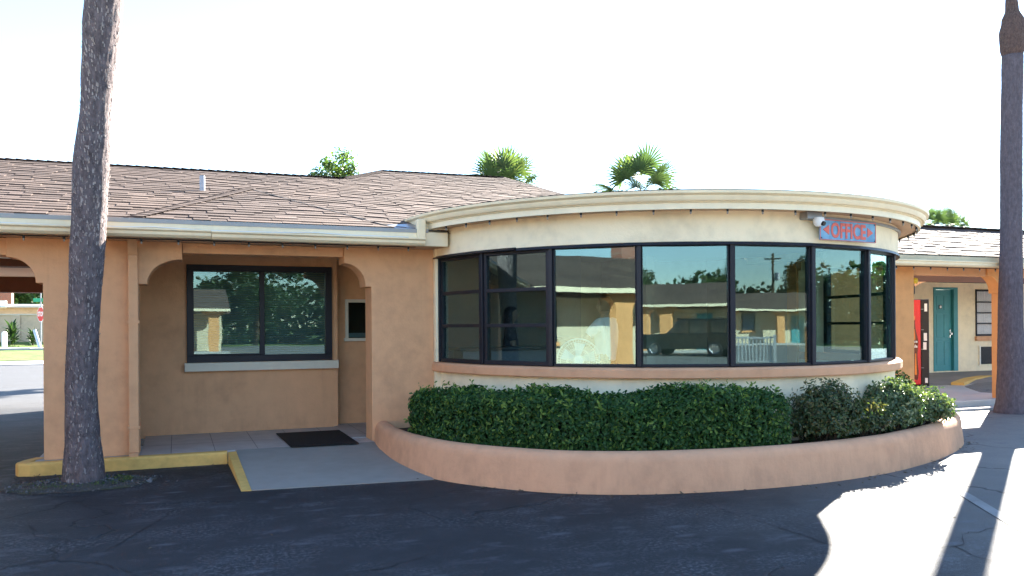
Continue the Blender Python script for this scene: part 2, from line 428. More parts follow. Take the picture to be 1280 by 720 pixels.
# ------------------------------------------------------------------ camera and light
E = 1.5
cam = bpy.data.cameras.new('camera'); co_ = bpy.data.objects.new('camera', cam); COL.objects.link(co_)
cam.sensor_width = 36; cam.lens = 1040/1280*36; cam.shift_y = (407-360)/1280; cam.clip_end = 3000; cam.clip_start = .1
co_.matrix_world = Matrix.Translation((0, 0, E)) @ Matrix.Rotation(R_(-22), 4, 'Z') @ Matrix.Rotation(R_(90), 4, 'X') @ Matrix.Rotation(-.0065, 4, 'Z')
sc.camera = co_
TH = R_(22)
def PX(u, v):
    """view ray (per metre of depth) through a pixel of the photograph, for measuring"""
    xr, yr = u-640, v-407; r = .0065
    x = xr*math.cos(r) - yr*math.sin(r); y = xr*math.sin(r) + yr*math.cos(r); a, b = x/1040, -y/1040
    return Vector((a*math.cos(TH)+math.sin(TH), -a*math.sin(TH)+math.cos(TH), b))
def atZ(u, v, depth): return Vector((0, 0, E)) + PX(u, v)*depth

SUN_EL = R_(26.4); SUN_AZ = Vector((math.cos(R_(35.4)), math.sin(R_(35.4)), 0))
sd = Vector((SUN_AZ.x*math.cos(SUN_EL), SUN_AZ.y*math.cos(SUN_EL), math.sin(SUN_EL)))
su = bpy.data.lights.new('sun', 'SUN'); su.energy = 5.0; su.angle = R_(.5); su.color = (1, .93, .82)
so = bpy.data.objects.new('sun', su); COL.objects.link(so); so.rotation_euler = sd.to_track_quat('Z', 'Y').to_euler()
w = bpy.data.worlds.new('World'); sc.world = w; w.use_nodes = True
wn = w.node_tree; bg = wn.nodes['Background']
sky = wn.nodes.new('ShaderNodeTexSky'); sky.sky_type = 'NISHITA'; sky.sun_disc = False
sky.sun_elevation = SUN_EL; sky.sun_rotation = math.atan2(sd.x, sd.y)
sky.air_density = 1.0; sky.dust_density = .05; sky.ozone_density = 2.6
wn.links.new(sky.outputs[0], bg.inputs[0]); bg.inputs[1].default_value = .062
sc.view_settings.view_transform = 'Standard'; sc.view_settings.look = 'None'; sc.view_settings.gamma = 1
sc.view_settings.exposure = 3.15; sc.view_settings.use_curve_mapping = False
sc.render.engine = 'CYCLES'
sc.cycles.max_bounces = 8; sc.cycles.transparent_max_bounces = 16; sc.cycles.use_denoising = True

def struct(mb, name, mat, **kw):
    o = mb.build(name, mat, **kw); o['kind'] = 'structure'; return o

# ================================================================== SETTING
def grid_sheet(name, x0, x1, y0, y1, nx, ny, zf, mat, smooth=True):
    m = MB()
    for j in range(ny+1):
        for i in range(nx+1):
            x = x0+(x1-x0)*i/nx; y = y0+(y1-y0)*j/ny; m.v.append((x, y, zf(x, y)))
    for j in range(ny):
        for i in range(nx):
            a = j*(nx+1)+i; m.f.append((a, a+1, a+nx+2, a+nx+1))
    return struct(m, name, mat, smooth=smooth)
grid_sheet('ground', -1200, 1200, -1200, 1200, 2, 2, lambda x, y: -.05, M_grass)
grid_sheet('parking_lot', -45, 50, -46, 39.3, 4, 4, lambda x, y: 0, M_asphalt)
# street side beyond the drive-through: kerb, verge rising to a sidewalk and a lawn
m = MB(); m.box(-45, 12, 39.3, 43.6, -.03, .035); struct(m, 'gutter_pan', M_concrete)
def vz(x, y):
    t = max(0, min(1, (y-43.6)/11.5)); return .06 + .68*t + .03*noise.noise(Vector((x*.6, y*.6, 0)))
grid_sheet('verge', -60, 25, 43.6, 70, 60, 30, vz, M_grass)
m = MB()
for i in range(28):
    x = -45+i*2; m.box(x, x+1.985, 49.4, 50.7, vz(x, 50)-.1, vz(x+1, 50.)+.06)
struct(m, 'sidewalk', M_concrete)
# the painted stall line at the right
a = Vector((0, 0, E)) + PX(1188, 612)*0
def gp(u, v, z=0.):
    d = PX(u, v); return Vector((0, 0, E)) + d*((z-E)/d.z)
m = MB(); p, q = gp(1206, 618, .004), gp(1236, 636, .004); dd = (q-p).normalized()
q = q + dd*1.6; p = p - dd*.1
m.beam((p.x, p.y, .0045), (q.x, q.y, .0045), .10, .003); struct(m, 'parking_line', M_paint)

def cracks(lines):
    m = MB(); rnd = random.Random(77)
    for ln in lines:
        P = [gp(u, v) for u, v in ln]; Q = []
        for i in range(len(P)-1):
            L = (P[i+1]-P[i]).length; n = max(2, int(L/.045))
            for k in range(n):
                q = P[i].lerp(P[i+1], k/n); Q.append(q + Vector((rnd.gauss(0, .010), rnd.gauss(0, .014), 0)))
        Q.append(P[-1]); b = len(m.v)
        for i, q in enumerate(Q):
            t = (Q[min(i+1, len(Q)-1)]-Q[max(i-1, 0)]).normalized(); n = Vector((-t.y, t.x, 0))*rnd.uniform(.0015, .0065)
            m.v += [(q.x+n.x, q.y+n.y, .0035), (q.x-n.x, q.y-n.y, .0035)]
        for i in range(len(Q)-1): m.f.append((b+2*i, b+2*i+1, b+2*i+3, b+2*i+2))
    return m
cm_ = cracks([[(0, 712), (30, 706), (62, 701), (120, 704), (165, 716)], [(32, 655), (45, 665), (42, 671), (84, 676)], [(66, 700), (68, 690), (64, 686), (84, 676), (95, 677)], [(132, 690), (190, 655), (224, 635)],
  [(430, 719), (470, 712), (545, 692)], [(905, 640), (960, 655), (1035, 680), (1110, 690), (1170, 685), (1196, 683)], [(1245, 660), (1202, 668), (1205, 676), (1196, 683), (1222, 697), (1240, 702)], [(1110, 690), (1112, 700), (1100, 708)]])
struct(cm_, 'asphalt_crack', M_flash)
# porch walkway with painted kerb
m = MB(); m.box(-.36, 3.1, 9.79, 12.2, -.02, .13); struct(m, 'walkway', M_tile)
m = MB(); m.box(-1.36, -.362, 9.79, 10.6, -.02, .128); struct(m, 'pier_footing', M_concrete)
kp = [(-1.40, 10.12), (-1.49, 9.95), (-1.53, 9.80), (-1.49, 9.70), (-1.38, 9.66), (-1.2, 9.656), (-.6, 9.66), (.52, 9.655)]
m = MB(); m.sweep(kp, [(0, -.02), (0, .115), (-.018, .133), (-.128, .133), (-.128, -.02)]); struct(m, 'kerb', M_yellow, bevel=.006)
# ramp
m = MB()
def ramp_pts(xa, xb, za, zb): return [(xa[0], 9.655, .133), (xb[0], 9.655, .133), (xb[1], 7.93, .006), (xa[1], 7.99, .006)]
A = [(.61, 9.79), (2.3, 9.79), (2.3, 9.3), (2.33, 7.82), (.635, 7.975)]
def rz_(y): return .006 + (.131-.006)*max(0, min(1, (y-7.95)/(9.6-7.95)))
m.add([(x, y, rz_(y)) for x, y in A] + [(x, y, -.02) for x, y in A], [(0,1,2,3,4), (9,8,7,6,5)] + [(i, i+5, (i+1) % 5+5, (i+1) % 5) for i in range(5)])
struct(m, 'ramp', M_ramp)
m = MB(); B = [(.525, 9.64), (.608, 9.64), (.633, 7.965), (.545, 7.975)]
m.add([(x, y, rz_(y)+.003) for x, y in B] + [(x, y, -.02) for x, y in B], [(0,1,2,3), (7,6,5,4)] + [(i, i+4, (i+1) % 4+4, (i+1) % 4) for i in range(4)])
struct(m, 'ramp_kerb', M_yellow)
# apron in front of the guest room block
m = MB(); m.prism([(9.7, 10.38), (14.3, 10.38), (14.8, 11.4), (26, 11.4), (26, 13.25), (9.7, 13.25)], 'z', -.02, .15); struct(m, 'apron', M_concrete, bevel=.012)
m = MB(); m.add([(9.7, 13.25, .153), (26, 13.25, .153), (26, 15.6, .25), (9.7, 15.6, .25)], [(0, 1, 2, 3)]); struct(m, 'rear_walkway', M_concdark)
m = MB(); m.prism([(11.6, 10.2), (13.5, 10.12), (13.9, 10.16), (13.95, 10.379), (11.6, 10.379)], 'z', -.02, .045); struct(m, 'kerb_patch', M_concrete, bevel=.02)
# yellow kerb round a black bed
yk = [gp(1197, 481, .16), gp(1212, 475.5, .16), gp(1230, 472.5, .16), gp(1256, 472, .16), gp(1290, 472, .16)]
m = MB(); m.sweep([(p.x, p.y) for p in yk], [(-.13, .14), (-.13, .215), (.13, .215), (.13, .14)]); struct(m, 'kerb_yellow', M_yellow, bevel=.01)
bed = [gp(1206, 483, .16), gp(1225, 489.5, .16), gp(1255, 491.5, .16), gp(1300, 492, .16), gp(1300, 474, .16), gp(1256, 474, .16), gp(1232, 475, .16)]
m = MB(); m.prism([(p.x, p.y) for p in bed], 'z', .14, .156); struct(m, 'bed', M_asphalt)

# ================================================================== shingles
def clip(poly, a, b, c):
    out = []
    for i, p in enumerate(poly):
        q = poly[(i+1) % len(poly)]; dp = a*p[0]+b*p[1]-c; dq = a*q[0]+b*q[1]-c
        if dp >= 0: out.append(p)
        if dp*dq < 0:
            t = dp/(dp-dq); out.append((p[0]+(q[0]-p[0])*t, p[1]+(q[1]-p[1])*t))
    return out
def shingles(mb, poly, f, row=.165, tabw=(.17, .32), lip=.0095, seed=1, h0=0.):
    rnd = random.Random(seed)
    n = len(poly); area = sum(poly[i][0]*poly[(i+1) % n][1]-poly[(i+1) % n][0]*poly[i][1] for i in range(n))
    if area < 0: poly = poly[::-1]
    edges = []
    for i in range(n):
        p, q = poly[i], poly[(i+1) % n]; ex, ey = q[0]-p[0], q[1]-p[1]; a, b = -ey, ex
        edges.append((a, b, a*p[0]+b*p[1]))
    xs = [p[0] for p in poly]; ss = [p[1] for p in poly]
    s0 = min(ss)
    while s0 < max(ss):
        x = min(xs) - rnd.random()*.4
        while x < max(xs):
            wd = rnd.uniform(*tabw); t = rnd.random(); dz = rnd.choice((0, .005, .007))
            lo = s0 - (.016 if dz else 0) + rnd.uniform(-.004, .004)
            q = [(x, lo), (x+wd, lo), (x+wd, s0+row), (x, s0+row)]
            for (a, b, c) in edges:
                q = clip(q, a, b, c)
                if len(q) < 3: break
            if len(q) >= 3:
                hh = [h0 + dz + lip*(1-(p[1]-lo)/(row+.02)) for p in q]
                b0 = len(mb.v); k = len(q)
                mb.v += [tuple(f(p[0], p[1], h)) for p, h in zip(q, hh)]; mb.tint += [t]*k
                mb.f.append(tuple(range(b0, b0+k)))
                for i in range(k):
                    p, r = q[i], q[(i+1) % k]
                    if (abs(p[1]-lo) < 1e-6 and abs(r[1]-lo) < 1e-6) or (dz and abs(p[0]-r[0]) < 1e-6):
                        b1 = len(mb.v)
                        mb.v += [tuple(f(p[0], p[1], -.005)), tuple(f(r[0], r[1], -.005))]; mb.tint += [0., 0.]  # foot of each lip tinted darkest, as a painted drop shadow
                        mb.f.append((b0+i, b1, b1+1, b0+(i+1) % k))
            x += wd
        s0 += row
def cap_run(mb, a, b, f_up, wd=.15, step=.13, seed=3, h=.028):
    """overlapping ridge caps from a to b"""
    rnd = random.Random(seed); a = Vector(a); b = Vector(b); d = b-a; L = d.length; t = d.normalized()
    side = t.cross(Vector((0, 0, 1))).normalized(); up = side.cross(t)
    k = 0
    while k*step < L:
        p = a + t*(k*step); q = a + t*min(L, k*step+step*1.3); v = rnd.random()
        b0 = len(mb.v)
        pts = []
        for c, hh in ((p, h), (q, h*.43)):
            for sx, dz in ((-1, -f_up), (0, 0), (1, -f_up)): pts.append(tuple(c + side*sx*wd + up*(hh+dz)))
        mb.v += pts + [tuple(Vector(pts[i]) - up*.03) for i in (0, 1, 2)]; mb.tint += [v]*9
        mb.f += [(b0, b0+1, b0+4, b0+3), (b0+1, b0+2, b0+5, b0+4), (b0, b0+6, b0+7, b0+1), (b0+1, b0+7, b0+8, b0+2)]
        k += 1

# ================================================================== LEFT MOTEL WING
EY, EZ, PIT = 9.385, 2.605, .30
CS = math.sqrt(1+PIT*PIT)
def front(x, s, h):      # point on the street-front roof plane: s metres up the slope, h above it
    return (x, EY + s/CS - h*PIT/CS, EZ + s*PIT/CS + h/CS)
def s_of(y): return (y-EY)*CS

wing = thing('motel_wing', 'long single storey peach motel wing with recessed porch and brown shingle roof', 'building', (-1., 9.85, 0))
def arch_curve(x0, z0, x1, z1, n=12):   # from pier ledge (x0,z0) up to the beam (x1,z1), hollow towards the opening
    return [(x1 - (x1-x0)*math.cos(k/n*PI/2), z0 + (z1-z0)*math.sin(k/n*PI/2)) for k in range(n+1)]
pr = [(-1.28, .13), (-.372, .13), (-.372, 1.975), (-.29, 1.975)] + arch_curve(-.285, 1.985, .07, 2.25) + [(.07, 2.44)] + \
     [(-1.61, 2.44)] + arch_curve(-1.345, 1.985, -1.61, 2.24)[::-1] + [(-1.345, 1.975), (-1.28, 1.975)]
MB().prism(pr, 'y', 9.85, 10.2).build('pillar', M_peach, wing, bevel=.006)
pr = [(2.17, .13), (2.94, .13), (2.94, 2.44), (1.845, 2.44)] + arch_curve(2.10, 1.985, 1.845, 2.25)[::-1] + [(2.10, 1.975), (2.17, 1.975)]
MB().prism(pr, 'y', 9.85, 10.2).build('pillar', M_peach, wing, bevel=.006)
MB().box(.073, 1.842, 9.885, 10.17, 2.325, 2.438).build('beam', M_peach, wing, bevel=.005)
# drive-through: outer pier, arched beam, dark cross beams, pale ceiling
pr = [(-6.6, 0), (-5.7, 0), (-5.7, 1.975), (-5.62, 1.975)] + arch_curve(-5.62, 1.985, -5.3, 2.25) + [(-5.3, 2.44), (-6.6, 2.44)]
MB().prism(pr, 'y', 9.85, 10.2).build('pillar', M_peach, wing, bevel=.006)
MB().box(-5.297, -1.613, 9.885, 10.17, 2.26, 2.438).build('beam', M_peach, wing, bevel=.005)
MB().box(-6.5, -1.3, 11.45, 11.75, 2.25, 2.6).build('beam', M_brown, wing)
MB().box(-6.5, -1.3, 17.3, 17.7, 2.16, 2.6).build('beam', M_brown, wing)
MB().box(-6.5, -1.3, 10.2, 11.447, 2.40, 2.46).build('ceiling', M_ceil, wing)
MB().box(-6.5, -1.3, 11.755, 17.297, 2.44, 2.50).build('ceiling', M_ceilwhite, wing)
m = MB(); m.lathe([(0, 2.30), (.10, 2.305), (.13, 2.33), (.14, 2.36), (.10, 2.40)], (-1.78, 10.9, 0), 16); m.build('ceiling_lamp', M_whitep, wing, smooth=True)
MB().box(-1.26, -1.06, 10.21, 18., 0., 2.5).build('side_wall', M_peach, wing)
MB().box(-9., -6.45, 9.9, 18., 0., 2.5).build('side_wall', M_peach, wing)
# porch walls
WY = 11.5
WX0, WX1, WZ0, WZ1 = .13, 1.98, 1.05, 2.315
m = MB(); m.box(-1.05, WX0, WY, WY+.2, .1, 2.5); m.box(WX1, 2.06, WY, WY+.2, .1, 2.5)
m.box(WX0, WX1, WY, WY+.2, .1, WZ0); m.box(WX0, WX1, WY, WY+.2, WZ1, 2.5)
m.build('porch_wall', M_peach, wing)
m = MB(); y = 11.72; x0, x1, z0, z1 = 2.25, 2.77, 1.34, 1.84
m.box(2.06, x0, y, y+.15, .1, 2.5); m.box(x1, 3.15, y, y+.15, .1, 2.5); m.box(x0, x1, y, y+.15, .1, z0); m.box(x0, x1, y, y+.15, z1, 2.5)
m.build('recess_wall', M_peach, wing)
pw = MB(); t = .045
pw.box(x0-t, x0, y-.02, y+.1, z0-t, z1+t); pw.box(x1, x1+t, y-.02, y+.1, z0-t, z1+t); pw.box(x0, x1, y-.02, y+.1, z1, z1+t); pw.box(x0-t-.02, x1+t, y-.05, y+.1, z0-t, z0)
pwo = pw.build('service_window', M_sill, wing, bevel=.004)
MB().box(x0, x1, y+.04, y+.048, z0, z1).build('pane', M_glass, pwo)
MB().box(x0+.01, x1-.01, y+.08, y+.10, z0+.01, z0+.07).build('rail', M_metal, pwo)
MB().box(x0-.1, x1+.1, y+.5, y+.52, z0-.2, z1+.2).build('black_backing', M_black, pwo)  # black sheet behind the pane stands in for the unlit room
MB().box(-1.05, 3.1, 10.203, 11.9, 2.44, 2.5).build('ceiling', M_ceil, wing)
# big sliding window with blinds
f = MB(); W = .085
f.box(WX0, WX1, WY-.04, WY+.06, WZ1-.075, WZ1); f.box(WX0, WX1, WY-.04, WY+.06, WZ0, WZ0+.085)
f.box(WX0, WX0+W, WY-.04, WY+.06, WZ0+.085, WZ1-.075); f.box(WX1-W, WX1, WY-.04, WY+.06, WZ0+.085, WZ1-.075)
f.box(1.03, 1.095, WY-.025, WY+.055, WZ0+.085, WZ1-.075)
f.box(WX0+W, 1.03, WY-.01, WY+.02, WZ0+.085, WZ0+.105)
win = f.build('window', M_frame, wing, bevel=.004)
MB().box(WX0+W, 1.03, WY+.005, WY+.012, WZ0+.105, WZ1-.075).build('pane', M_glass, win)
MB().box(1.095, WX1-W, WY+.025, WY+.032, WZ0+.085, WZ1-.075).build('pane', M_glass, win)
MB().box(WX0-.03, WX1+.08, WY-.085, WY+.02, WZ0-.115, WZ0-.004).build('sill', M_sill, win, bevel=.006)
bl = MB(); z = WZ0+.1; rnd = random.Random(5)
while z < WZ1-.06:
    tl = rnd.uniform(-.002, .002)
    bl.add([(WX0+.07, WY+.085, z-.011+tl), (WX1-.07, WY+.085, z-.011-tl), (WX1-.07, WY+.108, z+.012-tl), (WX0+.07, WY+.108, z+.012+tl)], [(0, 1, 2, 3)]); z += .0315
bl.build('blind', painted('blind_slat', (.30, .31, .31), .6, .05), win)
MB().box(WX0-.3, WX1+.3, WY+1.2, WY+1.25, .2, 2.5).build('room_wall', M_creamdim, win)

# roof: real courses of shingles
RP_A = [(-9., 0), (3., 0), (2.64, s_of(14.0)), (-9., s_of(13.62))]
RP_B = [(3., 0), (6.95, 0), (6.47, s_of(13.31)), (6.12, s_of(15.7)), (3.64, s_of(15.5)), (2.64, s_of(14.0))]
m = MB()
vl = ((2.38, 0.), (.90, s_of(12.0)))      # valley line between the straight and the turned part
vx, vs = vl[1][0]-vl[0][0], vl[1][1]-vl[0][1]
vtop = vl[0][0] + vx*(s_of(13.8)/vs)
na, nb_ = vs, -vx; nc = na*vl[0][0]+nb_*vl[0][1]
shingles(m, clip(RP_A, -na, -nb_, -nc), front, seed=11)
ROT = R_(-11)
def turn(poly): return [(x*math.cos(-ROT)-q*math.sin(-ROT), x*math.sin(-ROT)+q*math.cos(-ROT)) for x, q in poly]
def front_t(x, q, h): return front(x*math.cos(ROT)-q*math.sin(ROT), x*math.sin(ROT)+q*math.cos(ROT), h)
shingles(m, turn(clip(RP_A, na, nb_, nc)), front_t, seed=15); shingles(m, turn(RP_B), front_t, seed=12)
tri = [(-.45, .0), (2.34, .0), (.93, s_of(11.95))]
shingles(m, tri, front, seed=13, h0=.022)
ridge = lambda x, y: Vector(front(x, s_of(y), 0))
cap_run(m, ridge(-9, 13.62), ridge(2.64, 14.0), .03); cap_run(m, ridge(2.64, 14.0), ridge(3.64, 15.5), .03); cap_run(m, ridge(3.64, 15.5), ridge(6.12, 15.7), .03); cap_run(m, ridge(6.12, 15.7), ridge(6.47, 13.31), .03)
cap_run(m, Vector(front(-.40, .06, .03)), Vector(front(.90, s_of(11.9), .03)), .010, wd=.11, h=.014)
roof = m.build('roof', M_shingle, wing, fix=False)
d = MB()
d.add([front(x, s, -.012) for x, s in RP_A], [(0, 1, 2, 3)]); d.add([front(x, s, -.012) for x, s in RP_B], [(0, 1, 2, 3, 4, 5)])
a1, a2 = ridge(-9, 13.62), ridge(2.64, 14.0); b1, b2 = ridge(3.64, 15.5), ridge(6.12, 15.7); c1 = ridge(6.47, 13.31); c2 = ridge(6.95, 9.4)
d.add([a1, a2, (2.64, 18.4, EZ), (-9, 18.2, EZ)], [(3, 2, 1, 0)])
d.add([a2, b1, b2, (8.5, 21, EZ), (2.64, 21, EZ), (2.64, 18.4, EZ)], [(5, 4, 3, 2, 1, 0)])
d.add([b2, c1, c2, (9.3, 12., EZ), (9.5, 20, EZ), (8.5, 21, EZ)], [(0, 1, 2, 3), (0, 3, 4, 5)])
d.build('roof_deck', M_shinglecap, roof)
v = MB(); p, q = Vector(front(2.33, .02, .026)), Vector(front(.96, s_of(11.9), .026)); v.beam(p, q, .035, .02)
v.build('flashing', M_flash, roof)  # dark strip along the valley, standing in for the shadow at the overlap
vb = ridge(.335, 11.72); vp = MB(); vp.lathe([(.0, .22), (.032, .22), (.034, .21), (.034, 0), (.085, .0), (.09, -.03)], vb+Vector((0, 0, -.02)), 14)
vp.build('vent_pipe', M_pvc, roof, smooth='auto')
fl = MB(); fl.add([front(1.75, .0, .012), front(2.9, .0, .012), front(2.95, .5, .015), front(2.62, .42, .015)], [(0, 1, 2, 3)]); fl.build('flashing', M_metal, roof)
# eave
e = MB(); e.box(-9, 2.98, 9.374, 9.43, 2.435, 2.598); e.build('fascia', M_gutterpale, wing, bevel=.004)
e = MB(); e.box(-9, 2.74, 9.366, 9.3735, 2.585, 2.630); e.build('drip_edge', painted('drip_edge', (.30, .30, .29), .4, .08, 5, .03, 60, .5), wing)
e = MB(); e.box(-9, 2.98, 9.432, 9.848, 2.44, 2.455); e.build('soffit', M_soffit, wing)
gprof = [(y-.031, z) for y, z in [(9.403, 2.43), (9.345, 2.43), (9.315, 2.455), (9.31, 2.485), (9.285, 2.50), (9.285, 2.515), (9.297, 2.515), (9.30, 2.505), (9.403, 2.505)]]
g = MB()
segs = [(-9, -4.2), (-4.195, .35), (.355, 2.68)]
for i, (x0, x1) in enumerate(segs): g.prism([(y, z+(.006 if i == 1 else 0)) for y, z in gprof], 'x', x0, x1)
gut = g.build('gutter', M_gutter, wing, bevel=.002)
c = MB(); pts = []
rnd = random.Random(2)
for i in range(90):
    x = -2.6 + i*.06
    if x > 2.55: break
    sag = .018*abs(math.sin(x*1.9+.4)) + .008*noise.noise(Vector((x*2, 0, 3)))
    pts.append((x, 9.362, 2.555-sag-.01))
c.tube(pts, .0065, 6); c.build('cable', M_wire, gut, smooth=True)
ds = MB(); ds.box(-.470, -.375, 9.765, 9.845, .17, 2.28)
ds.add([(-.47, 9.765, 2.28), (-.375, 9.765, 2.28), (-.375, 9.845, 2.28), (-.47, 9.845, 2.28), (-.47, 9.60, 2.45), (-.375, 9.60, 2.45), (-.375, 9.70, 2.45), (-.47, 9.70, 2.45)], [(0, 1, 5, 4), (1, 2, 6, 5), (2, 3, 7, 6), (3, 0, 4, 7), (4, 5, 6, 7)])
dso = ds.build('downspout', M_peach, wing, bevel=.004)
for z in (.42, 1.55): MB().box(-.485, -.36, 9.758, 9.849, z, z+.03).build('strap', M_peach, dso)
MB().box(-.468, -.377, 9.70, 9.84, .06, .17).build('spout_end', M_peach, dso)

# ================================================================== ROUND OFFICE
OC = Vector((6.117, 10.05, 0)); OR = 3.1
def cyl(th, r, z=0.): return (OC.x + r*math.sin(th), OC.y - r*math.cos(th), z)
T0 = R_(-85.2); DT = R_(17.37)
THS = [T0+DT*i for i in range(11)]
def ring(mb, prof, t0, t1, n=72):
    """prof closed list of (r,z), swept round the office axis"""
    b = len(mb.v); q = len(prof)
    for i in range(n+1):
        t = t0+(t1-t0)*i/n
        mb.v += [cyl(t, r, z) for r, z in prof]
    for i in range(n):
        for k in range(q):
            k2 = (k+1) % q; mb.f.append((b+i*q+k, b+(i+1)*q+k, b+(i+1)*q+k2, b+i*q+k2))
    mb.f.append(tuple(b+k for k in range(q))); mb.f.append(tuple(b+n*q+k for k in range(q-1, -1, -1)))
    return mb
off = thing('round_office', 'round cream motel office with a curved band of dark framed windows', 'building', (OC.x, OC.y, 0))
TE = R_(97)
ring(MB(), [(2.95, 0), (3.12, 0), (3.12, .945), (2.95, .945)], R_(-86), TE).build('base_wall', M_cream, off, smooth='auto')
ring(MB(), [(2.95, .947), (3.195, .947), (3.205, .96), (3.205, 1.035), (3.18, 1.058), (2.95, 1.062)], R_(-87), TE).build('sill_band', M_band, off, smooth='auto')
ring(MB(), [(3.0, 2.335), (3.155, 2.335), (3.165, 2.345), (3.165, 2.66), (3.0, 2.66)], R_(-85), TE).build('fascia_wall', M_cream, off, smooth='auto')
ring(MB(), [(2.95, 1.065), (3.12, 1.065), (3.12, 2.332), (2.95, 2.332)], THS[10]+.02, TE, 10).build('base_wall', M_cream, off, smooth='auto')
MB().box(2.943, 3.03, 9.775, 9.95, 1.064, 2.66).build('jamb', M_cream, off)
MB().box(2.943, 3.03, 9.78, 9.95, .0, .944).build('jamb', M_cream, off)
ring(MB(), [(2.9, 2.655), (3.41, 2.655), (3.41, 2.668), (2.9, 2.668)], R_(-89), R_(150)).build('soffit', M_soffit, off, smooth='auto')
ring(MB(), [(3.385, 2.64), (3.412, 2.64), (3.412, 2.70), (3.43, 2.705), (3.43, 2.725), (3.385, 2.725)], R_(-88), R_(150)).build('fascia', M_gutterpale, off, smooth='auto')
gp_ = [(3.40, 2.728), (3.425, 2.715), (3.455, 2.715), (3.47, 2.735), (3.475, 2.765), (3.505, 2.785), (3.508, 2.812), (3.494, 2.814), (3.490, 2.80), (3.40, 2.80)]
ring(MB(), gp_, R_(-90), R_(150), 110).build('gutter', M_gutter, off, smooth='auto')
r_ = MB(); ring(r_, [(3.44, 2.805), (3.47, 2.818), (3.47, 2.826), (.05, 3.06), (.05, 2.9)], R_(-120), R_(160), 90)
rfo = r_.build('roof', M_flash, off)
# end of the round gutter where it drops onto the wing's eave
MB().box(2.60, 2.70, 9.33, 9.42, 2.5, 2.74).build('spout', M_gutter, off, bevel=.01)
MB().box(2.69, 3.0, 9.436, 9.6, 2.46, 2.70).build('eave_return', M_gutterpale, off)
# windows: nine flat facets
ZB, ZT = 1.066, 2.332
def pane_frame(k):
    a, b = Vector(cyl(THS[k], OR)), Vector(cyl(THS[k+1], OR)); d = (b-a).normalized()
    q = Matrix.Rotation(math.atan2(d.y, d.x), 4, 'Z'); M = Matrix.Translation(a) @ q; L = (b-a).length
    return M, L
def lbox(mb, M, x0, x1, y0, y1, z0, z1):
    mb.obox(None, x1-x0, y1-y0, z1-z0, M=M @ Matrix.Translation(((x0+x1)/2, (y0+y1)/2, (z0+z1)/2)))
for k in range(10):
    M, L = pane_frame(k); f = MB(); e = .026
    small = k in (0, 1, 7, 8, 9); t = .036 if small else .010
    lbox(f, M, e, L-e, -.035, .05, ZB, ZB+.026 + (.018 if small else 0)); lbox(f, M, e, L-e, -.035, .05, ZT-.026-(.02 if small else 0), ZT)
    z0, z1 = ZB+.026+(.018 if small else 0), ZT-.026-(.02 if small else 0)
    lbox(f, M, e, e+t, -.03, .05, z0, z1); lbox(f, M, L-e-t, L-e, -.03, .05, z0, z1)
    if small:
        for q in (1, 2):
            zz = z0+(z1-z0)*q/3; lbox(f, M, e+t, L-e-t, -.028, .045, zz-.020, zz+.020)
    fo = f.build('window', M_frame, off, bevel=.003)
    pn = MB()
    if small:
        for q in range(3):
            za = z0+(z1-z0)*q/3+(.020 if q else 0); zb_ = z0+(z1-z0)*(q+1)/3-(.020 if q < 2 else 0)
            tl = R_((-1.4, .9, -.5)[q])
            MM = M @ Matrix.Translation((L/2, .0, (za+zb_)/2)) @ Matrix.Rotation(tl*.5, 4, 'X')
            pn.obox(None, L-2*e-2*t, .007, zb_-za+.004, M=MM)
    else:
        lbox(pn, M, e+t, L-e-t, -.004, .004, z0, z1)
    pn.build('pane', M_glass, fo)
for k in range(11):
    p = cyl(THS[k], OR); f = MB()
    f.obox((p[0], p[1], (ZB+ZT)/2), .050, .105, ZT-ZB, THS[k])
    f.build('mullion', M_frame, off, bevel=.006)
f = MB(); ring(f, [(3.07, ZT-.012), (3.205, ZT-.012), (3.175, ZT+.018), (3.07, ZT+.012)], R_(-86), R_(-58), 12); f.build('drip_cap', M_frame, off)
ring(MB(), [(3.05, ZT-.02), (3.185, ZT-.02), (3.175, ZT+.008), (3.05, ZT+.004)], R_(-57.8), R_(89), 55).build('drip_cap', M_frame, off)
# inside
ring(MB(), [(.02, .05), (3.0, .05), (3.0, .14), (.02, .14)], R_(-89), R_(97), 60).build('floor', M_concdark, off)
ring(MB(), [(.02, 2.60), (2.99, 2.60), (2.99, 2.64), (.02, 2.64)], R_(-180), R_(180), 60).build('ceiling', M_ceilwhite, off)
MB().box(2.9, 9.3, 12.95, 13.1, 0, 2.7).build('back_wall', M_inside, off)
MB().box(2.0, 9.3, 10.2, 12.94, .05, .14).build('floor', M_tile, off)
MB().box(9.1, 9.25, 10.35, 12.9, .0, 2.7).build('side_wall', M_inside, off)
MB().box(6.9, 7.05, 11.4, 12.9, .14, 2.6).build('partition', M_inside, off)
MB().box(3.16, 6.0, 11.9, 12.0, .14, 2.6).build('partition', painted('grey_partition', (.16, .15, .15), .8), off)

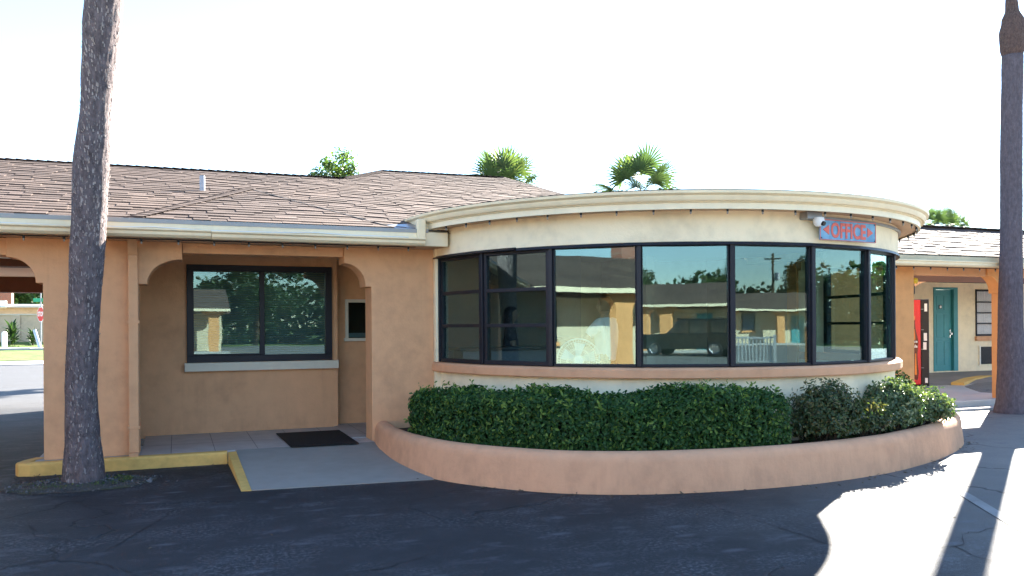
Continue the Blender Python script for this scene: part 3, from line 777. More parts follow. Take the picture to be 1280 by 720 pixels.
# string lights ------------------------------------------------------
M_socket = painted('lamp_socket', (.02, .02, .02), .5); M_bulb = painted('clear_bulb', (.34, .31, .27), .15, .02, 4, 0)
def string_lights(label, pts_path, bulbs):
    t = thing('string_lights', label, 'string lights', pts_path[0], 0, 'strings of small bulbs under the eaves')
    MB().tube(pts_path, .006, 5).build('cable', M_socket, t, smooth=True)
    s_ = None
    for (x, y, z) in bulbs:
        if s_ is None:
            s_ = MB().lathe([(0, 0), (.011, 0), (.012, -.028), (0, -.028)], (x, y, z), 8).build('socket', M_socket, t, smooth='auto')
            b_ = MB().lathe([(0, -.026), (.007, -.028), (.010, -.040), (.007, -.050), (0, -.054)], (x, y, z), 8).build('bulb', M_bulb, s_, smooth=True)
            first = (x, y, z)
        else:
            c_ = s_.copy(); COL.objects.link(c_); c_.location = (x-first[0], y-first[1], z-first[2])
            d_ = b_.copy(); COL.objects.link(d_); d_.parent = c_
n = 14; xs = [-2.1 + i*.355 for i in range(14)]
string_lights('small bulbs strung under the straight gutter of the porch', [(-2.2+i*.1, 9.43, 2.428 - .006*abs(math.sin(i*.9))) for i in range(49)], [(x, 9.43, 2.425) for x in xs])
th = [R_(-80 + i*6.2) for i in range(30)]
string_lights('small bulbs strung round the curved eave of the office', [cyl(R_(-84+i*2), 3.375, 2.648 - .004*abs(math.sin(i*.8))) for i in range(100)], [cyl(t, 3.375, 2.645) for t in th])
string_lights('small bulbs strung under the eave beside the right palm', [(9.6+i*.12, 9.985, 2.41) for i in range(70)], [(9.9+i*.37, 9.985, 2.408) for i in range(22)])

# ---- sign and camera on the office fascia
sg = thing('office_sign', 'blue and red OFFICE sign with arrows at both ends on the curved fascia', 'sign', (6.64, 6.87, 2.48))
S_A, S_B = Vector((6.20, 6.845, 2.48)), Vector((7.07, 6.965, 2.48))
dS = (S_B-S_A).normalized(); SW = (S_B-S_A).length + .01; SM = Matrix.Translation((S_A+S_B)/2) @ Matrix.Rotation(math.atan2(dS.y, dS.x), 4, 'Z') @ Matrix.Rotation(R_(90), 4, 'X')
SM = SM @ Matrix.Translation((0, 0, .035))
def sign_blue():
    m, nt, p, _ = new_mat('sign_blue'); co = obj_co(nt)
    c = ramp(nt, noise_node(nt, co, 9, 4, .6), [(.35, (.10, .24, .38)), (.6, (.17, .36, .52)), (.75, (.26, .42, .55))])
    nt.links.new(c, p.inputs['Base Color']); p.inputs['Roughness'].default_value = .5; return m
M_sblue = sign_blue(); M_sred = painted('sign_red', (.66, .14, .105), .5, .08, 9, .03)
MB().obox(None, SW, .215, .012, M=SM).build('panel', M_sblue, sg, bevel=.002)
b = MB()
for (cx, cy, sx, sy) in ((0, .1035, SW, .008), (0, -.1035, SW, .005), (-SW/2+.003, 0, .005, .2), (SW/2-.003, 0, .005, .2)): b.obox(None, sx, sy, .004, M=SM @ Matrix.Translation((cx, cy, .0085)))
b.build('border', M_sred, sg)
me = add_to_mesh_text('OFFICE', .2, .002, .006, space=1.0)
bb = [v.co for v in me.vertices]; x0 = min(v.x for v in bb); x1 = max(v.x for v in bb); y0 = min(v.y for v in bb); y1 = max(v.y for v in bb)
TW, THt = .555, .165
me.transform(Matrix.Translation((0, 0, .009)) @ Matrix.Diagonal((TW/(x1-x0), THt/(y1-y0), 1, 1)) @ Matrix.Translation((-(x0+x1)/2, -(y0+y1)/2, 0)))
link_mesh('lettering', me, M_sred, sg, SM)
for s in (-1, 1):
    ar = MB(); pts = [(s*.398, 0), (s*.305, .052), (s*.305, -.052)]
    ar.add([tuple(SM @ Vector((x, y, .0105))) for x, y in pts] + [tuple(SM @ Vector((x, y, .0065))) for x, y in pts], [(0, 1, 2), (5, 4, 3), (0, 3, 4, 1), (1, 4, 5, 2), (2, 5, 3, 0)])
    ar.build('arrow', M_sred, sg)
sr = MB()
for sx in (-1, 1):
    for sy in (-1, 1): sr.obox(None, .012, .012, .006, M=SM @ Matrix.Translation((sx*(SW/2-.02), sy*.088, .009)))
sr.build('screws', M_black, sg)
cm = thing('security_camera', 'white dome security camera on a grey box left of the OFFICE sign', 'security camera', (6.13, 6.8, 2.6))
t_ = math.atan2(6.10-OC.x, OC.y-6.84); 
MB().obox((6.11, 6.835, 2.615), .20, .12, .075, .05).build('mount_box', M_metal, cm, bevel=.008)
m = MB(); m.lathe([(0, .03), (.052, .03), (.058, 0), (.054, -.03), (.036, -.058), (0, -.068)], (6.155, 6.77, 2.565), 20); m.build('dome', M_white, cm, smooth='auto')
m = MB(); m.tube([(6.165, 6.735, 2.535), (6.172, 6.705, 2.522)], [.026, .022], 14); m.build('lens', M_black, cm)
ring(MB(), [(3.168, 2.595), (3.195, 2.595), (3.195, 2.622), (3.168, 2.622)], R_(3), R_(62), 40).build('conduit', M_metal, cm, smooth='auto')

# ================================================================== RIGHT: covered passage with pent roof
br = thing('covered_passage', 'short peach covered passage with shingled pent roof beyond the round office', 'building', (11.5, 10.4, 0))
MB().box(9.0, 11.47, 10.40, 10.62, 0, 2.48).build('wall', M_orange, br, bevel=.006)
pr = [(13.57, .15), (13.81, .15), (13.81, 1.97), (13.87, 1.97)] + arch_curve(13.87, 1.98, 14.2, 2.3) + [(14.2, 2.48), (13.20, 2.48)] + arch_curve(13.50, 2.03, 13.20, 2.33)[::-1] + [(13.50, 2.02), (13.57, 2.02)]
MB().prism(pr, 'y', 10.40, 10.62).build('pillar', M_orange, br, bevel=.006)
MB().box(11.473, 13.197, 10.43, 10.59, 2.31, 2.478).build('beam', M_peach, br, bevel=.005)
MB().box(14.203, 18.0, 10.43, 10.59, 2.31, 2.478).build('beam', M_peach, br, bevel=.005)
pr = [(18., 0.), (18.3, 0.), (18.3, 2.48), (17.7, 2.48)] + arch_curve(17.93, 2.03, 17.7, 2.33)[::-1] + [(18., 2.02)]
MB().prism(pr, 'y', 10.40, 10.62).build('pillar', M_orange, br, bevel=.006)
PY0, PY1, PZ0, PZ1 = 9.93, 11.48, 2.60, 3.30
pl = math.hypot(PY1-PY0, PZ1-PZ0); cy, cz = (PY1-PY0)/pl, (PZ1-PZ0)/pl
def pent(x, s, h): return (x, PY0 + s*cy - h*cz, PZ0 + s*cz + h*cy)
m = MB(); shingles(m, [(8.9, 0), (18.6, 0), (18.6, pl), (8.9, pl)], pent, row=.15, seed=21)
cap_run(m, Vector(pent(9.3, pl, .0)), Vector(pent(18.6, pl, .0)), .03)
ro = m.build('roof', make_shingle('shingle_flare', (.125, .096, .085), (.16, .125, .11)), br, fix=False)  # copy of the tan shingle, its colour set for the flare over this roof
m = MB(); m.prism([(PY0, PZ0-.015), (PY1-.01, PZ1-.015), (PY1-.01, 2.5), (PY0+.02, 2.5)], 'x', 8.9, 18.6); m.build('roof_core', M_creamdim, br)
MB().box(8.9, 18.6, 9.99, 10.398, 2.46, 2.482).build('soffit', M_soffit, br)
MB().box(8.9, 18.6, 9.972, 9.988, 2.42, 2.597).build('fascia', M_gutterpale, br)
g = MB()
for x0, x1 in ((9.1, 13.0), (13.01, 18.6)): g.prism([(y+.598, z-.005) for y, z in gprof], 'x', x0, x1)
g.build('gutter', M_gutterpale, br, bevel=.002)

# guest room block behind it
gb = thing('guest_room_block', 'cream guest room wing with one teal door behind the covered passage', 'building', (19, 15.5, 0))
DW = 15.5
dx0, dx1 = 17.83, 18.42; wx0, wx1 = 19.22, 20.14; wz0, wz1 = 1.15, 2.36
m = MB(); m.box(14.2, dx0-.09, DW, DW+.2, .1, 2.75); m.box(dx1+.16, wx0, DW, DW+.2, .1, 2.75); m.box(wx1, 27, DW, DW+.2, .1, 2.75)
m.box(dx0-.09, dx1+.16, DW, DW+.2, 2.40, 2.75); m.box(wx0, wx1, DW, DW+.2, .1, wz0); m.box(wx0, wx1, DW, DW+.2, wz1, 2.75); m.box(dx0-.09, dx1+.16, DW, DW+.2, .1, .27)
m.build('wall', M_cream, gb)
MB().box(9.3, 14.2, 14.1, 14.3, .1, 2.75).build('wall', M_cream, gb)
MB().box(14.2, 14.4, 14.3, 15.5, .1, 2.75).build('wall', M_cream, gb)
m = MB(); m.box(dx0-.09, dx0-.01, DW-.02, DW+.12, .27, 2.40); m.box(dx1+.01, dx1+.16, DW-.02, DW+.12, .27, 2.40); m.box(dx0-.01, dx1+.01, DW-.02, DW+.12, 2.345, 2.40)
dr = MB().box(dx0, dx1, DW+.05, DW+.09, .275, 2.34).build('door', M_teal, gb)
m.build('door_frame', M_teal, dr, bevel=.004)
p = MB()
for (ax, bx) in ((.07, .26), (.33, .52)):
    for (az, bz) in ((.15, .75), (.85, 1.45), (1.55, 1.92)):
        p.box(dx0+ax, dx0+bx, DW+.04, DW+.052, .275+az, .275+bz)
p.build('door_panel', M_teal, dr, bevel=.012)
m = MB(); m.tube([(dx1-.05, DW+.05, 1.22), (dx1-.05, DW-.01, 1.22)], [.022, .03], 12); m.box(dx1-.075, dx1-.03, DW+.03, DW+.048, 1.12, 1.34); m.build('handle', M_chrome, dr)
m = MB(); m.box(dx0+.15, dx0+.24, DW+.028, DW+.046, 1.86, 1.95); m.build('number_plate', M_black, dr)
MB().box(dx0+.165, dx0+.225, DW+.024, DW+.0275, 1.875, 1.935).build('number_plate_face', M_white, dr)
f = MB(); t = .05
f.box(wx0, wx1, DW-.03, DW+.06, wz1-t, wz1); f.box(wx0, wx1, DW-.03, DW+.06, wz0, wz0+t); f.box(wx0, wx0+t*.6, DW-.03, DW+.06, wz0+t, wz1-t); f.box(wx1-t*1.8, wx1, DW-.03, DW+.06, wz0+t, wz1-t)
for q in (1, 2, 3): zz = wz0+t+(wz1-wz0-2*t)*q/4; f.box(wx0+t*.6, wx1-t*1.8, DW-.02, DW+.05, zz-.016, zz+.016)
wo = f.build('window', M_frame, gb)
MB().box(wx0+.03, wx1-.09, DW+.055, DW+.062, wz0+t, wz1-t).build('pane', M_glassclear, wo)
cu = MB()
for i in range(60):
    x = wx0+.02 + i*(wx1-wx0-.04)/60; cu.v += [(x, DW+.085+.012*math.sin(i*1.1), wz0), (x, DW+.085+.012*math.sin(i*1.1), wz1)]
for i in range(59): cu.f.append((2*i, 2*i+2, 2*i+3, 2*i+1))
cu.build('curtain', painted('curtain', (.86, .82, .84), .9, .05), wo)
MB().box(wx0-.03, wx1+.05, DW-.07, DW-.002, wz0-.12, wz0-.003).build('sill', M_band, wo)
a = MB(); a.box(19.36, 20.2, DW-.03, DW-.002, .42, .87); ac = a.build('air_conditioner', M_black, gb, bevel=.008)
a = MB()
for q in range(14): a.box(19.40, 20.16, DW-.042, DW-.032, .45+q*.029, .465+q*.029)
a.build('grille', M_frame, ac)
a = MB(); a.box(19.33, 19.357, DW-.045, DW-.003, .39, .90); a.build('ac_sleeve', M_whitep, ac)
MB().box(11.45, 27, 13.3, 13.5, 2.39, 2.60).build('beam', M_brown, gb)
pr = [(14.3, .15), (14.5, .15), (14.5, 1.98)] + arch_curve(14.53, 1.99, 15.1, 2.388) + [(14.3, 2.388)]
MB().prism(pr, 'y', 13.3, 13.48).build('pillar', M_peach, gb, bevel=.006)
m = MB(); m.add([(9.3, 13.25, 2.62), (27, 13.25, 2.62), (27, 17., 3.68), (9.3, 17., 3.68), (9.3, 20.5, 2.62), (27, 20.5, 2.62)], [(0, 1, 2, 3), (3, 2, 5, 4), (0, 3, 4), (1, 5, 2)]); m.build('roof', M_shinglecap, gb, fix=False)
MB().box(9.3, 27, 13.27, 15.5, 2.60, 2.612).build('ceiling', M_ceil, gb)

# vending machine
vm = thing('vending_machine', 'red vending machine with a tall bottle picture and black side', 'vending machine', (14.72, 13.62, .155))
vc = Vector((0, 0, E)) + PX(1161.5, 430)*17.0; vc.z = .155      # right front corner
fd = Vector((-.68, .733, 0)).normalized()    # along the front, from its right edge to its left
sdv = Vector((.733, .68, 0)).normalized()    # from the front to the back
VM = Matrix(((fd.x, sdv.x, 0, vc.x), (fd.y, sdv.y, 0, vc.y), (0, 0, 1, vc.z), (0, 0, 0, 1)))
def vquad(mb, a0, a1, b0, b1, z0, z1):
    p = [VM @ Vector(q) for q in ((a0, b0, z0), (a1, b0, z0), (a1, b1, z0), (a0, b1, z0), (a0, b0, z1), (a1, b0, z1), (a1, b1, z1), (a0, b1, z1))]
    mb.add(p, [(3,2,1,0),(4,5,6,7),(0,1,5,4),(1,2,6,5),(2,3,7,6),(3,0,4,7)]); return mb
vquad(MB(), .0, .98, .035, .80, .05, 1.83).build('cabinet', M_black, vm, bevel=.012)
vquad(MB(), .155, .97, -.02, .032, .08, 1.82).build('front_panel', M_red, vm, bevel=.010)
vquad(MB(), .004, .15, -.02, .032, .08, 1.82).build('payment_column', M_black, vm, bevel=.010)
bp = [(0, 1.47), (.045, 1.47), (.05, 1.40), (.043, 1.36), (.05, 1.27), (.085, 1.09), (.105, .97), (.10, .85), (.088, .68), (.098, .5), (.11, .36), (.10, .22), (.09, .18), (0, .18)]
bx = .305
poly = [(bx+x, z) for x, z in bp] + [(bx-x, z) for x, z in bp[::-1]]
m = MB(); n_ = len(poly); m.add([VM @ Vector((x, -.0235, z)) for x, z in poly], [tuple(range(n_))]); bo = m.build('bottle_picture', M_cola, vm)
m = MB(); pl2 = [(bx-.046, 1.40), (bx+.046, 1.40), (bx+.05, 1.49), (bx-.05, 1.49)]; m.add([VM @ Vector((x, -.0255, z)) for x, z in pl2], [(0, 1, 2, 3)]); m.build('bottle_cap', painted('cap_orange', (.7, .2, .08), .4), bo)
M_amber = painted('amber', (.72, .22, .04), .3)
for (xa, xb, za, zb) in ((-.075, -.035, .28, .72), (.02, .06, .25, .66), (-.05, -.02, 1.0, 1.22)):
    m = MB(); pl2 = [(bx+xa, za), (bx+xb, za), (bx+xb-.012, zb), (bx+xa+.012, zb)]; m.add([VM @ Vector((x, -.026, z)) for x, z in pl2], [(0, 1, 2, 3)]); m.build('bottle_shine', M_amber, bo)
TM0 = Matrix(((-fd.x, 0, -sdv.x, 0), (-fd.y, 0, -sdv.y, 0), (0, 1, 0, 0), (0, 0, 0, 1)))
for wd_, zz in (('Coca', .965), ('Cola', .865)):
    me = add_to_mesh_text(wd_, .13, .001, .003)
    xs_ = [v.co.x for v in me.vertices]; kx = .185/(max(xs_)-min(xs_))
    me.transform(Matrix(((1, .25, 0, 0), (0, 1, 0, 0), (0, 0, 1, 0), (0, 0, 0, 1))) @ Matrix.Diagonal((kx, kx*.8, 1, 1)))
    link_mesh('script_lettering', me, M_white, vm, Matrix.Translation(VM @ Vector((bx, -.028, zz))) @ TM0)
for (xa, xb, za, zb) in ((.035, .085, 1.58, 1.74), (.04, .10, .98, 1.14), (.05, .11, .80, .95), (.03, .08, .12, .22)):
    vquad(MB(), xa, xb, -.028, -.018, za, zb).build('sticker', M_white, vm)
for zz in (.42, .80, 1.2, 1.62): vquad(MB(), .10, .1505, -.026, -.016, zz, zz+.012).build('trim', M_metal, vm)
# little yellow lamp and its flex on the orange wall's end
lp = thing('wall_lamp', 'small yellow lamp with hanging black flex at the top of the orange wall end', 'lamp', (11.50, 10.5, 2.2))
m = MB(); m.lathe([(0, .05), (.045, .045), (.06, 0), (.045, -.045), (0, -.05)], (11.535, 10.45, 2.21), 14); m.build('lamp_body', M_lampyel, lp, smooth=True)
m = MB(); m.tube([(11.535, 10.47, 2.16), (11.545, 10.48, 2.02), (11.53, 10.5, 1.8), (11.53, 10.52, 1.2)], .014, 6); m.build('flex', M_black, lp, smooth=True)
MB().box(11.50, 11.56, 10.46, 10.54, 1.99, 2.13).build('switch_box', M_black, lp, bevel=.006)

# ================================================================== door mat
mt = MB(); q = [(1.20, 9.68), (1.97, 9.66), (1.98, 10.97), (1.18, 10.98)]
mt.prism(q, 'z', .135, .148)
o = mt.build('door_mat', M_rubber, None, bevel=.004); tag(o, 'black rubber door mat lying on the tiled porch', 'door mat')

# ================================================================== planter
PO = [(2.20, 9.845), (2.155, 9.3), (2.19, 8.6), (2.38, 7.82), (2.75, 7.2), (3.3, 6.66), (4.15, 6.31), (5.38, 6.175), (6.5, 6.31), (7.3, 6.56), (7.96, 6.84), (8.75, 7.28), (9.35, 7.78), (9.78, 8.45), (9.98, 9.3), (9.97, 10.39)]
def smooth_path(P, n=8):
    out = []
    for i in range(len(P)-1):
        p0 = Vector(P[max(i-1, 0)]); p1 = Vector(P[i]); p2 = Vector(P[i+1]); p3 = Vector(P[min(i+2, len(P)-1)])
        for k in range(n):
            t = k/n
            out.append(.5*((2*p1)+(-p0+p2)*t+(2*p0-5*p1+4*p2-p3)*t*t+(-p0+3*p1-3*p2+p3)*t*t*t))
    out.append(Vector(P[-1])); return out
PP = smooth_path(PO)
def off_path(d):
    r = []
    for i, p in enumerate(PP):
        t = (PP[min(i+1, len(PP)-1)]-PP[max(i-1, 0)]).normalized(); r.append(p + Vector((-t.y, t.x))*d)
    return r
pl_ = thing('planter', 'curved low peach planter wall round the foot of the office', 'planter', (5.4, 6.5, 0))
prof = [(.025, -.03), (.02, .05), (.005, .16), (-.005, .27), (-.015, .315), (-.045, .352), (-.09, .368), (-.14, .362), (-.185, .338), (-.20, .30), (-.20, .1), (-.2, -.03)]
o = MB().sweep([(p.x, p.y) for p in PP], prof).build('planter_wall', M_planter, pl_, smooth='auto')
si = MB(); ip = off_path(.18); base = len(si.v)
for p in ip: si.v.append((p.x, p.y, .27+.02*noise.noise(Vector((p.x*2, p.y*2, 0)))))
for p in ip:
    dv = Vector((p.x-OC.x, p.y-OC.y)).normalized()*3.0; si.v.append((OC.x+dv.x, OC.y+dv.y, .29))
for i in range(len(ip)-1): si.f.append((i, i+1, len(ip)+i+1, len(ip)+i))
si.build('soil', M_soil, pl_, smooth=True)

# ================================================================== foliage tools
def leaf(mb, p, n, size, asp, rnd, tint, fold=.25):
    """one small folded leaf"""
    n = n.normalized(); a = n.cross(Vector((rnd.uniform(-1, 1), rnd.uniform(-1, 1), rnd.uniform(-1, 1)))).normalized(); b = n.cross(a)
    L = size; W = size*asp
    b0 = len(mb.v); u = n*L*fold*.45
    mb.v += [tuple(p), tuple(p + a*L*.32 + b*W*.36 + u*.8), tuple(p + a*L*.72 + b*W*.46 + u), tuple(p + a*L), tuple(p + a*L*.72 - b*W*.46 + u), tuple(p + a*L*.32 - b*W*.36 + u*.8)]
    mb.tint += [tint]*6
    mb.f += [(b0, b0+1, b0+2, b0+3), (b0, b0+3, b0+4, b0+5)]
def rnd_dir(r):
    while True:
        v = Vector((r.uniform(-1, 1), r.uniform(-1, 1), r.uniform(-1, 1)))
        if .05 < v.length < 1: return v.normalized()

# ---- clipped hedge following the planter
def nearest_param(u):
    best = None
    for i, p in enumerate(PP):
        c = p.x*math.cos(TH)-p.y*math.sin(TH); z = p.x*math.sin(TH)+p.y*math.cos(TH); uu = 640+1040*c/z
        if i > 12 and (best is None or abs(uu-u) < best[0]): best = (abs(uu-u), i)
    return best[1]
def hedge():
    rnd = random.Random(31)
    h = thing('hedge', 'long clipped dark green hedge in the curved planter below the office windows', 'hedge', (5, 6.7, .3))
    inner = []
    # centre line halfway between the rim and the office wall; half width follows the bed
    i0, i1 = 13, nearest_param(994)
    cl = []
    for i in range(i0, i1+1):
        p = PP[i]; t = (PP[min(i+1, len(PP)-1)]-PP[i-1]).normalized(); n = Vector((-t.y, t.x))
        q = p + n*.22
        dw = (Vector((q.x-OC.x, q.y-OC.y)).length - 3.15)
        wd = max(.42, min(.78, dw)); cl.append((p + n*(.20+wd/2), n, wd/2))
    core = MB(); stem = MB(); lv = MB()
    K = len(cl)
    def top(i, s): 
        f = i/K
        return .77 + .08*min(1, f*3) + .035*math.sin(f*17) + .03*noise.noise(Vector((f*9, s, 1))) - .07*max(0, f-.9)*10*0
    # core body
    ringn = 10
    for i, (c, n, hw) in enumerate(cl):
        e = min(1, min(i, K-1-i)/2.5+.35)
        for k in range(ringn):
            a = 2*PI*k/ringn; ca = max(-1, min(1, 1.3*math.cos(a))); sa = max(-1, min(1, 1.3*math.sin(a)))
            T = top(i, 0)-.06; zc = (.26+T)/2; hz = (T-.26)/2*(.8+.2*e)
            core.v.append((c.x+n.x*hw*.66*ca*e, c.y+n.y*hw*.66*ca*e, zc+hz*.86*sa))
    for i in range(K-1):
        for k in range(ringn): core.f.append((i*ringn+k, i*ringn+(k+1) % ringn, (i+1)*ringn+(k+1) % ringn, (i+1)*ringn+k))
    core.f.append(tuple(range(ringn))); core.f.append(tuple((K-1)*ringn+k for k in range(ringn)))
    lens = [0.]
    for i in range(1, K): lens.append(lens[-1]+(cl[i][0]-cl[i-1][0]).length)
    tot = lens[-1]
    for j in range(27000):
        d = rnd.uniform(-.12, tot+.12); i = 0
        while i < K-2 and lens[i+1] < d: i += 1
        c, n, hw = cl[i]; t = (cl[i+1][0]-c).normalized() if i < K-1 else (c-cl[i-1][0]).normalized()
        base = c + t*(d-lens[i])
        edge = min(1., max(.0, min(d+.12, tot+.12-d)/.30)); edge = math.sqrt(1-(1-edge)**2)
        T = top(i, 0)
        q_ = rnd.random()
        X, Z = (1., rnd.uniform(-1, 1)) if q_ < .56 else (rnd.uniform(-1, 1), 1.) if q_ < .90 else (-1., rnd.uniform(-.4, 1))
        nrm = (abs(X)**5+abs(Z)**5)**.2; X /= nrm; Z /= nrm
        hyp = math.hypot(X**4, Z**4)+1e-6; ca, sa = math.copysign(X**4, X)/hyp, math.copysign(Z**4, Z)/hyp
        T2 = .26+(T-.26)*(.86+.14*edge); x = -X*hw*(.55+.45*edge); z = (.26+T2)/2 + Z*(T2-.26)/2
        lump = .045*noise.noise(Vector((d*3.2, x*4, z*4))) + .03*noise.noise(Vector((d*9, x*9, z*9)))
        no = (Vector((n.x*(-ca), n.y*(-ca), sa)) + rnd_dir(rnd)*.75 + (t.to_3d()*(1 if d > tot/2 else -1))*(1-edge)).normalized()
        p = Vector((base.x+n.x*x, base.y+n.y*x, z)) + Vector((n.x*(-ca), n.y*(-ca), sa))*(lump + rnd.uniform(-.09, .015))
        g = rnd.random(); tint = (.15+.5*g) if rnd.random() > .10 else rnd.uniform(.75, 1.)
        leaf(lv, p, no, rnd.uniform(.032, .056), .55, rnd, tint)
    # fresh shoots standing out of the top and the front
    for j in range(210):
        d = rnd.uniform(0, tot); i = 0
        while i < K-2 and lens[i+1] < d: i += 1
        c, n, hw = cl[i]; on_top = rnd.random() < .62; T = top(i, 0)
        if noise.noise(Vector((d*1.3, 4, 2))) < -.15: continue
        if on_top: p = Vector((c.x+n.x*rnd.uniform(-hw, hw*.6), c.y+n.y*rnd.uniform(-hw, hw*.6), T-.03)); dirv = Vector((rnd.uniform(-.3, .3), rnd.uniform(-.3, .3), 1)).normalized(); L = rnd.choice((.03, .05, .06, .10))
        else: p = Vector((c.x-n.x*hw*.97, c.y-n.y*hw*.97, rnd.uniform(.38, T-.05))); dirv = Vector((-n.x, -n.y, .6)).normalized(); L = .04
        for q in range(7):
            t_ = q/6; pp = p + dirv*(L*t_); leaf(lv, pp, (dirv*.4+rnd_dir(rnd)).normalized(), rnd.uniform(.036, .056), .42, rnd, rnd.uniform(.72, 1.), .2)
    core.build('stems', M_stem if False else painted('hedge_inner_shade', (.010, .018, .008), .95, .3), h, smooth=True)  # near-black solid core, standing in for the shade between the leaves
    lv.build('foliage', M_hedge, h, fix=False)
hedge()
def shrub(label, c, rx, ry, rz, mat, nleaf, seed, size=(.03, .055), inner=True, twigs=30, lump=.3):
    rnd = random.Random(seed); s = thing('shrub', label, 'shrub', (c[0], c[1], .28))
    lv = MB(); tw = MB(); C0 = Vector(c)
    for j in range(nleaf):
        d = rnd_dir(rnd); r = 1 + lump*noise.noise(d*2.2+Vector((seed, 0, 0))) + lump*.5*noise.noise(d*5+Vector((seed, 0, 0)))
        r *= rnd.uniform(.72, 1.0) if rnd.random() < .75 else rnd.uniform(.3, .8)
        p = C0 + Vector((d.x*rx, d.y*ry, d.z*rz))*r
        if p.z < .26: p.z = .26 + rnd.random()*.2
        if p.z < .42 and (p-OC).to_2d().length > 3.44: continue
        leaf(lv, p, (d+rnd_dir(rnd)*.8+Vector((0, 0, .25))).normalized(), rnd.uniform(*size), .5, rnd, rnd.random()**1.3)
    for j in range(twigs):
        d = rnd_dir(rnd); d.z = abs(d.z)+.1; a = Vector((c[0]+rnd.uniform(-.1, .1), c[1]+rnd.uniform(-.1, .1), .25)); b = C0 + Vector((d.x*rx, d.y*ry, d.z*rz))*1.02
        mid = (a+b)/2 + rnd_dir(rnd)*.04; tw.tube([a, mid, b], [.008, .005, .002], 4, cap=False)
        for q in range(6): leaf(lv, b+rnd_dir(rnd)*.03, (d+rnd_dir(rnd)).normalized(), rnd.uniform(*size), .45, rnd, rnd.uniform(.5, 1))
    tw.build('stems', M_stem, s); lv.build('foliage', mat, s, fix=False); return s
def bed_at(u, rr):
    """spot on the planter soil in line with a column of the photograph, rr metres from the office axis"""
    d = PX(u, 407); d.z = 0; A = d.x*d.x+d.y*d.y; B = -2*(d.x*OC.x+d.y*OC.y); Cc = OC.x**2+OC.y**2-rr*rr
    return d*((-B-math.sqrt(max(0, B*B-4*A*Cc)))/(2*A))
p = bed_at(1032, 3.47); shrub('dark loose shrub with reddish leaves at the right end of the clipped hedge', (p.x, p.y, .56), .40, .30, .34, M_shrubdark, 6500, 3)
p = bed_at(1080, 3.45); shrub('low bronze tinged shrub between the dark shrub and the pale sunlit one', (p.x, p.y, .46), .30, .22, .22, M_shrubdark, 2600, 5)
p = bed_at(1116, 3.38); shrub('pale green rounded shrub catching the sun near the right end of the planter', (p.x, p.y, .57), .33, .25, .30, M_shrublit, 4600, 8, (.04, .065))
p = bed_at(1150, 3.46); shrub('yellow green shrub spilling over the right rim of the planter', (p.x+.05, p.y+.05, .50), .36, .32, .24, M_shrublit, 4200, 9, (.04, .065))
shrub('dark leafy plant in front of the orange wall beside the vending machine', (9.45, 9.0, .52), .34, .30, .26, M_hedge, 2600, 12, (.04, .07))

# ================================================================== PALMS
def fan_frond(mb, base, d, petiole, R, rnd, nl=15, droop=.25, pet=None):
    """a fan leaf: stalk, then a spread of narrow pointed blades"""
    d = d.normalized(); hub = base + d*petiole + Vector((0, 0, -droop*petiole*.3))
    if pet is not None: pet.tube([base, (base+hub)/2 + Vector((0, 0, .04*petiole)), hub], [.02, .013, .010], 4, cap=False)
    side = d.cross(Vector((0, 0, 1)));
    side = side.normalized() if side.length > .05 else Vector((1, 0, 0))
    up = side.cross(d).normalized(); t0 = rnd.random()
    for k in range(nl):
        a = (k/(nl-1)-.5)*2*R_(100); L = R*(1-.22*abs(a)/R_(100))*rnd.uniform(.88, 1.05)
        dr = d*math.cos(a) + side*math.sin(a) + up*(.25*math.cos(a*1.2)-.12)
        dr.normalize(); w_ = R*.040; wv = dr.cross(up).normalized()*w_
        p1 = hub + dr*L*.55 - Vector((0, 0, droop*L*.12)); p2 = hub + dr*L - Vector((0, 0, droop*L*.62))
        b0 = len(mb.v); t = min(1, max(0, t0*.6+rnd.uniform(-.1, .25)))
        mb.v += [tuple(hub-wv*.35), tuple(hub+wv*.35), tuple(p1+wv), tuple(p1-wv), tuple(p2)]; mb.tint += [t]*5
        mb.f += [(b0, b0+1, b0+2, b0+3), (b0+3, b0+2, b0+4)]
def palm_crown(parent, top, R, n, seed, name='crown'):
    rnd = random.Random(seed); lv = MB(); pt = MB()
    for k in range(n):
        az = k*2.39996 + rnd.uniform(-.2, .2); el = R_(82) - (k/n)**.8*R_(108) + rnd.uniform(-.12, .12)
        d = Vector((math.cos(az)*math.cos(el), math.sin(az)*math.cos(el), math.sin(el)))
        fan_frond(lv, Vector(top)+Vector((0, 0, -.1+.02*(n-k)/n)), d, R*rnd.uniform(.40, .60), R*rnd.uniform(.50, .66), rnd, 19, .12+.30*(k/n), pt)
    c = lv.build(name, M_frond, parent, fix=False); pt.build('stalks', M_frond, c); return c
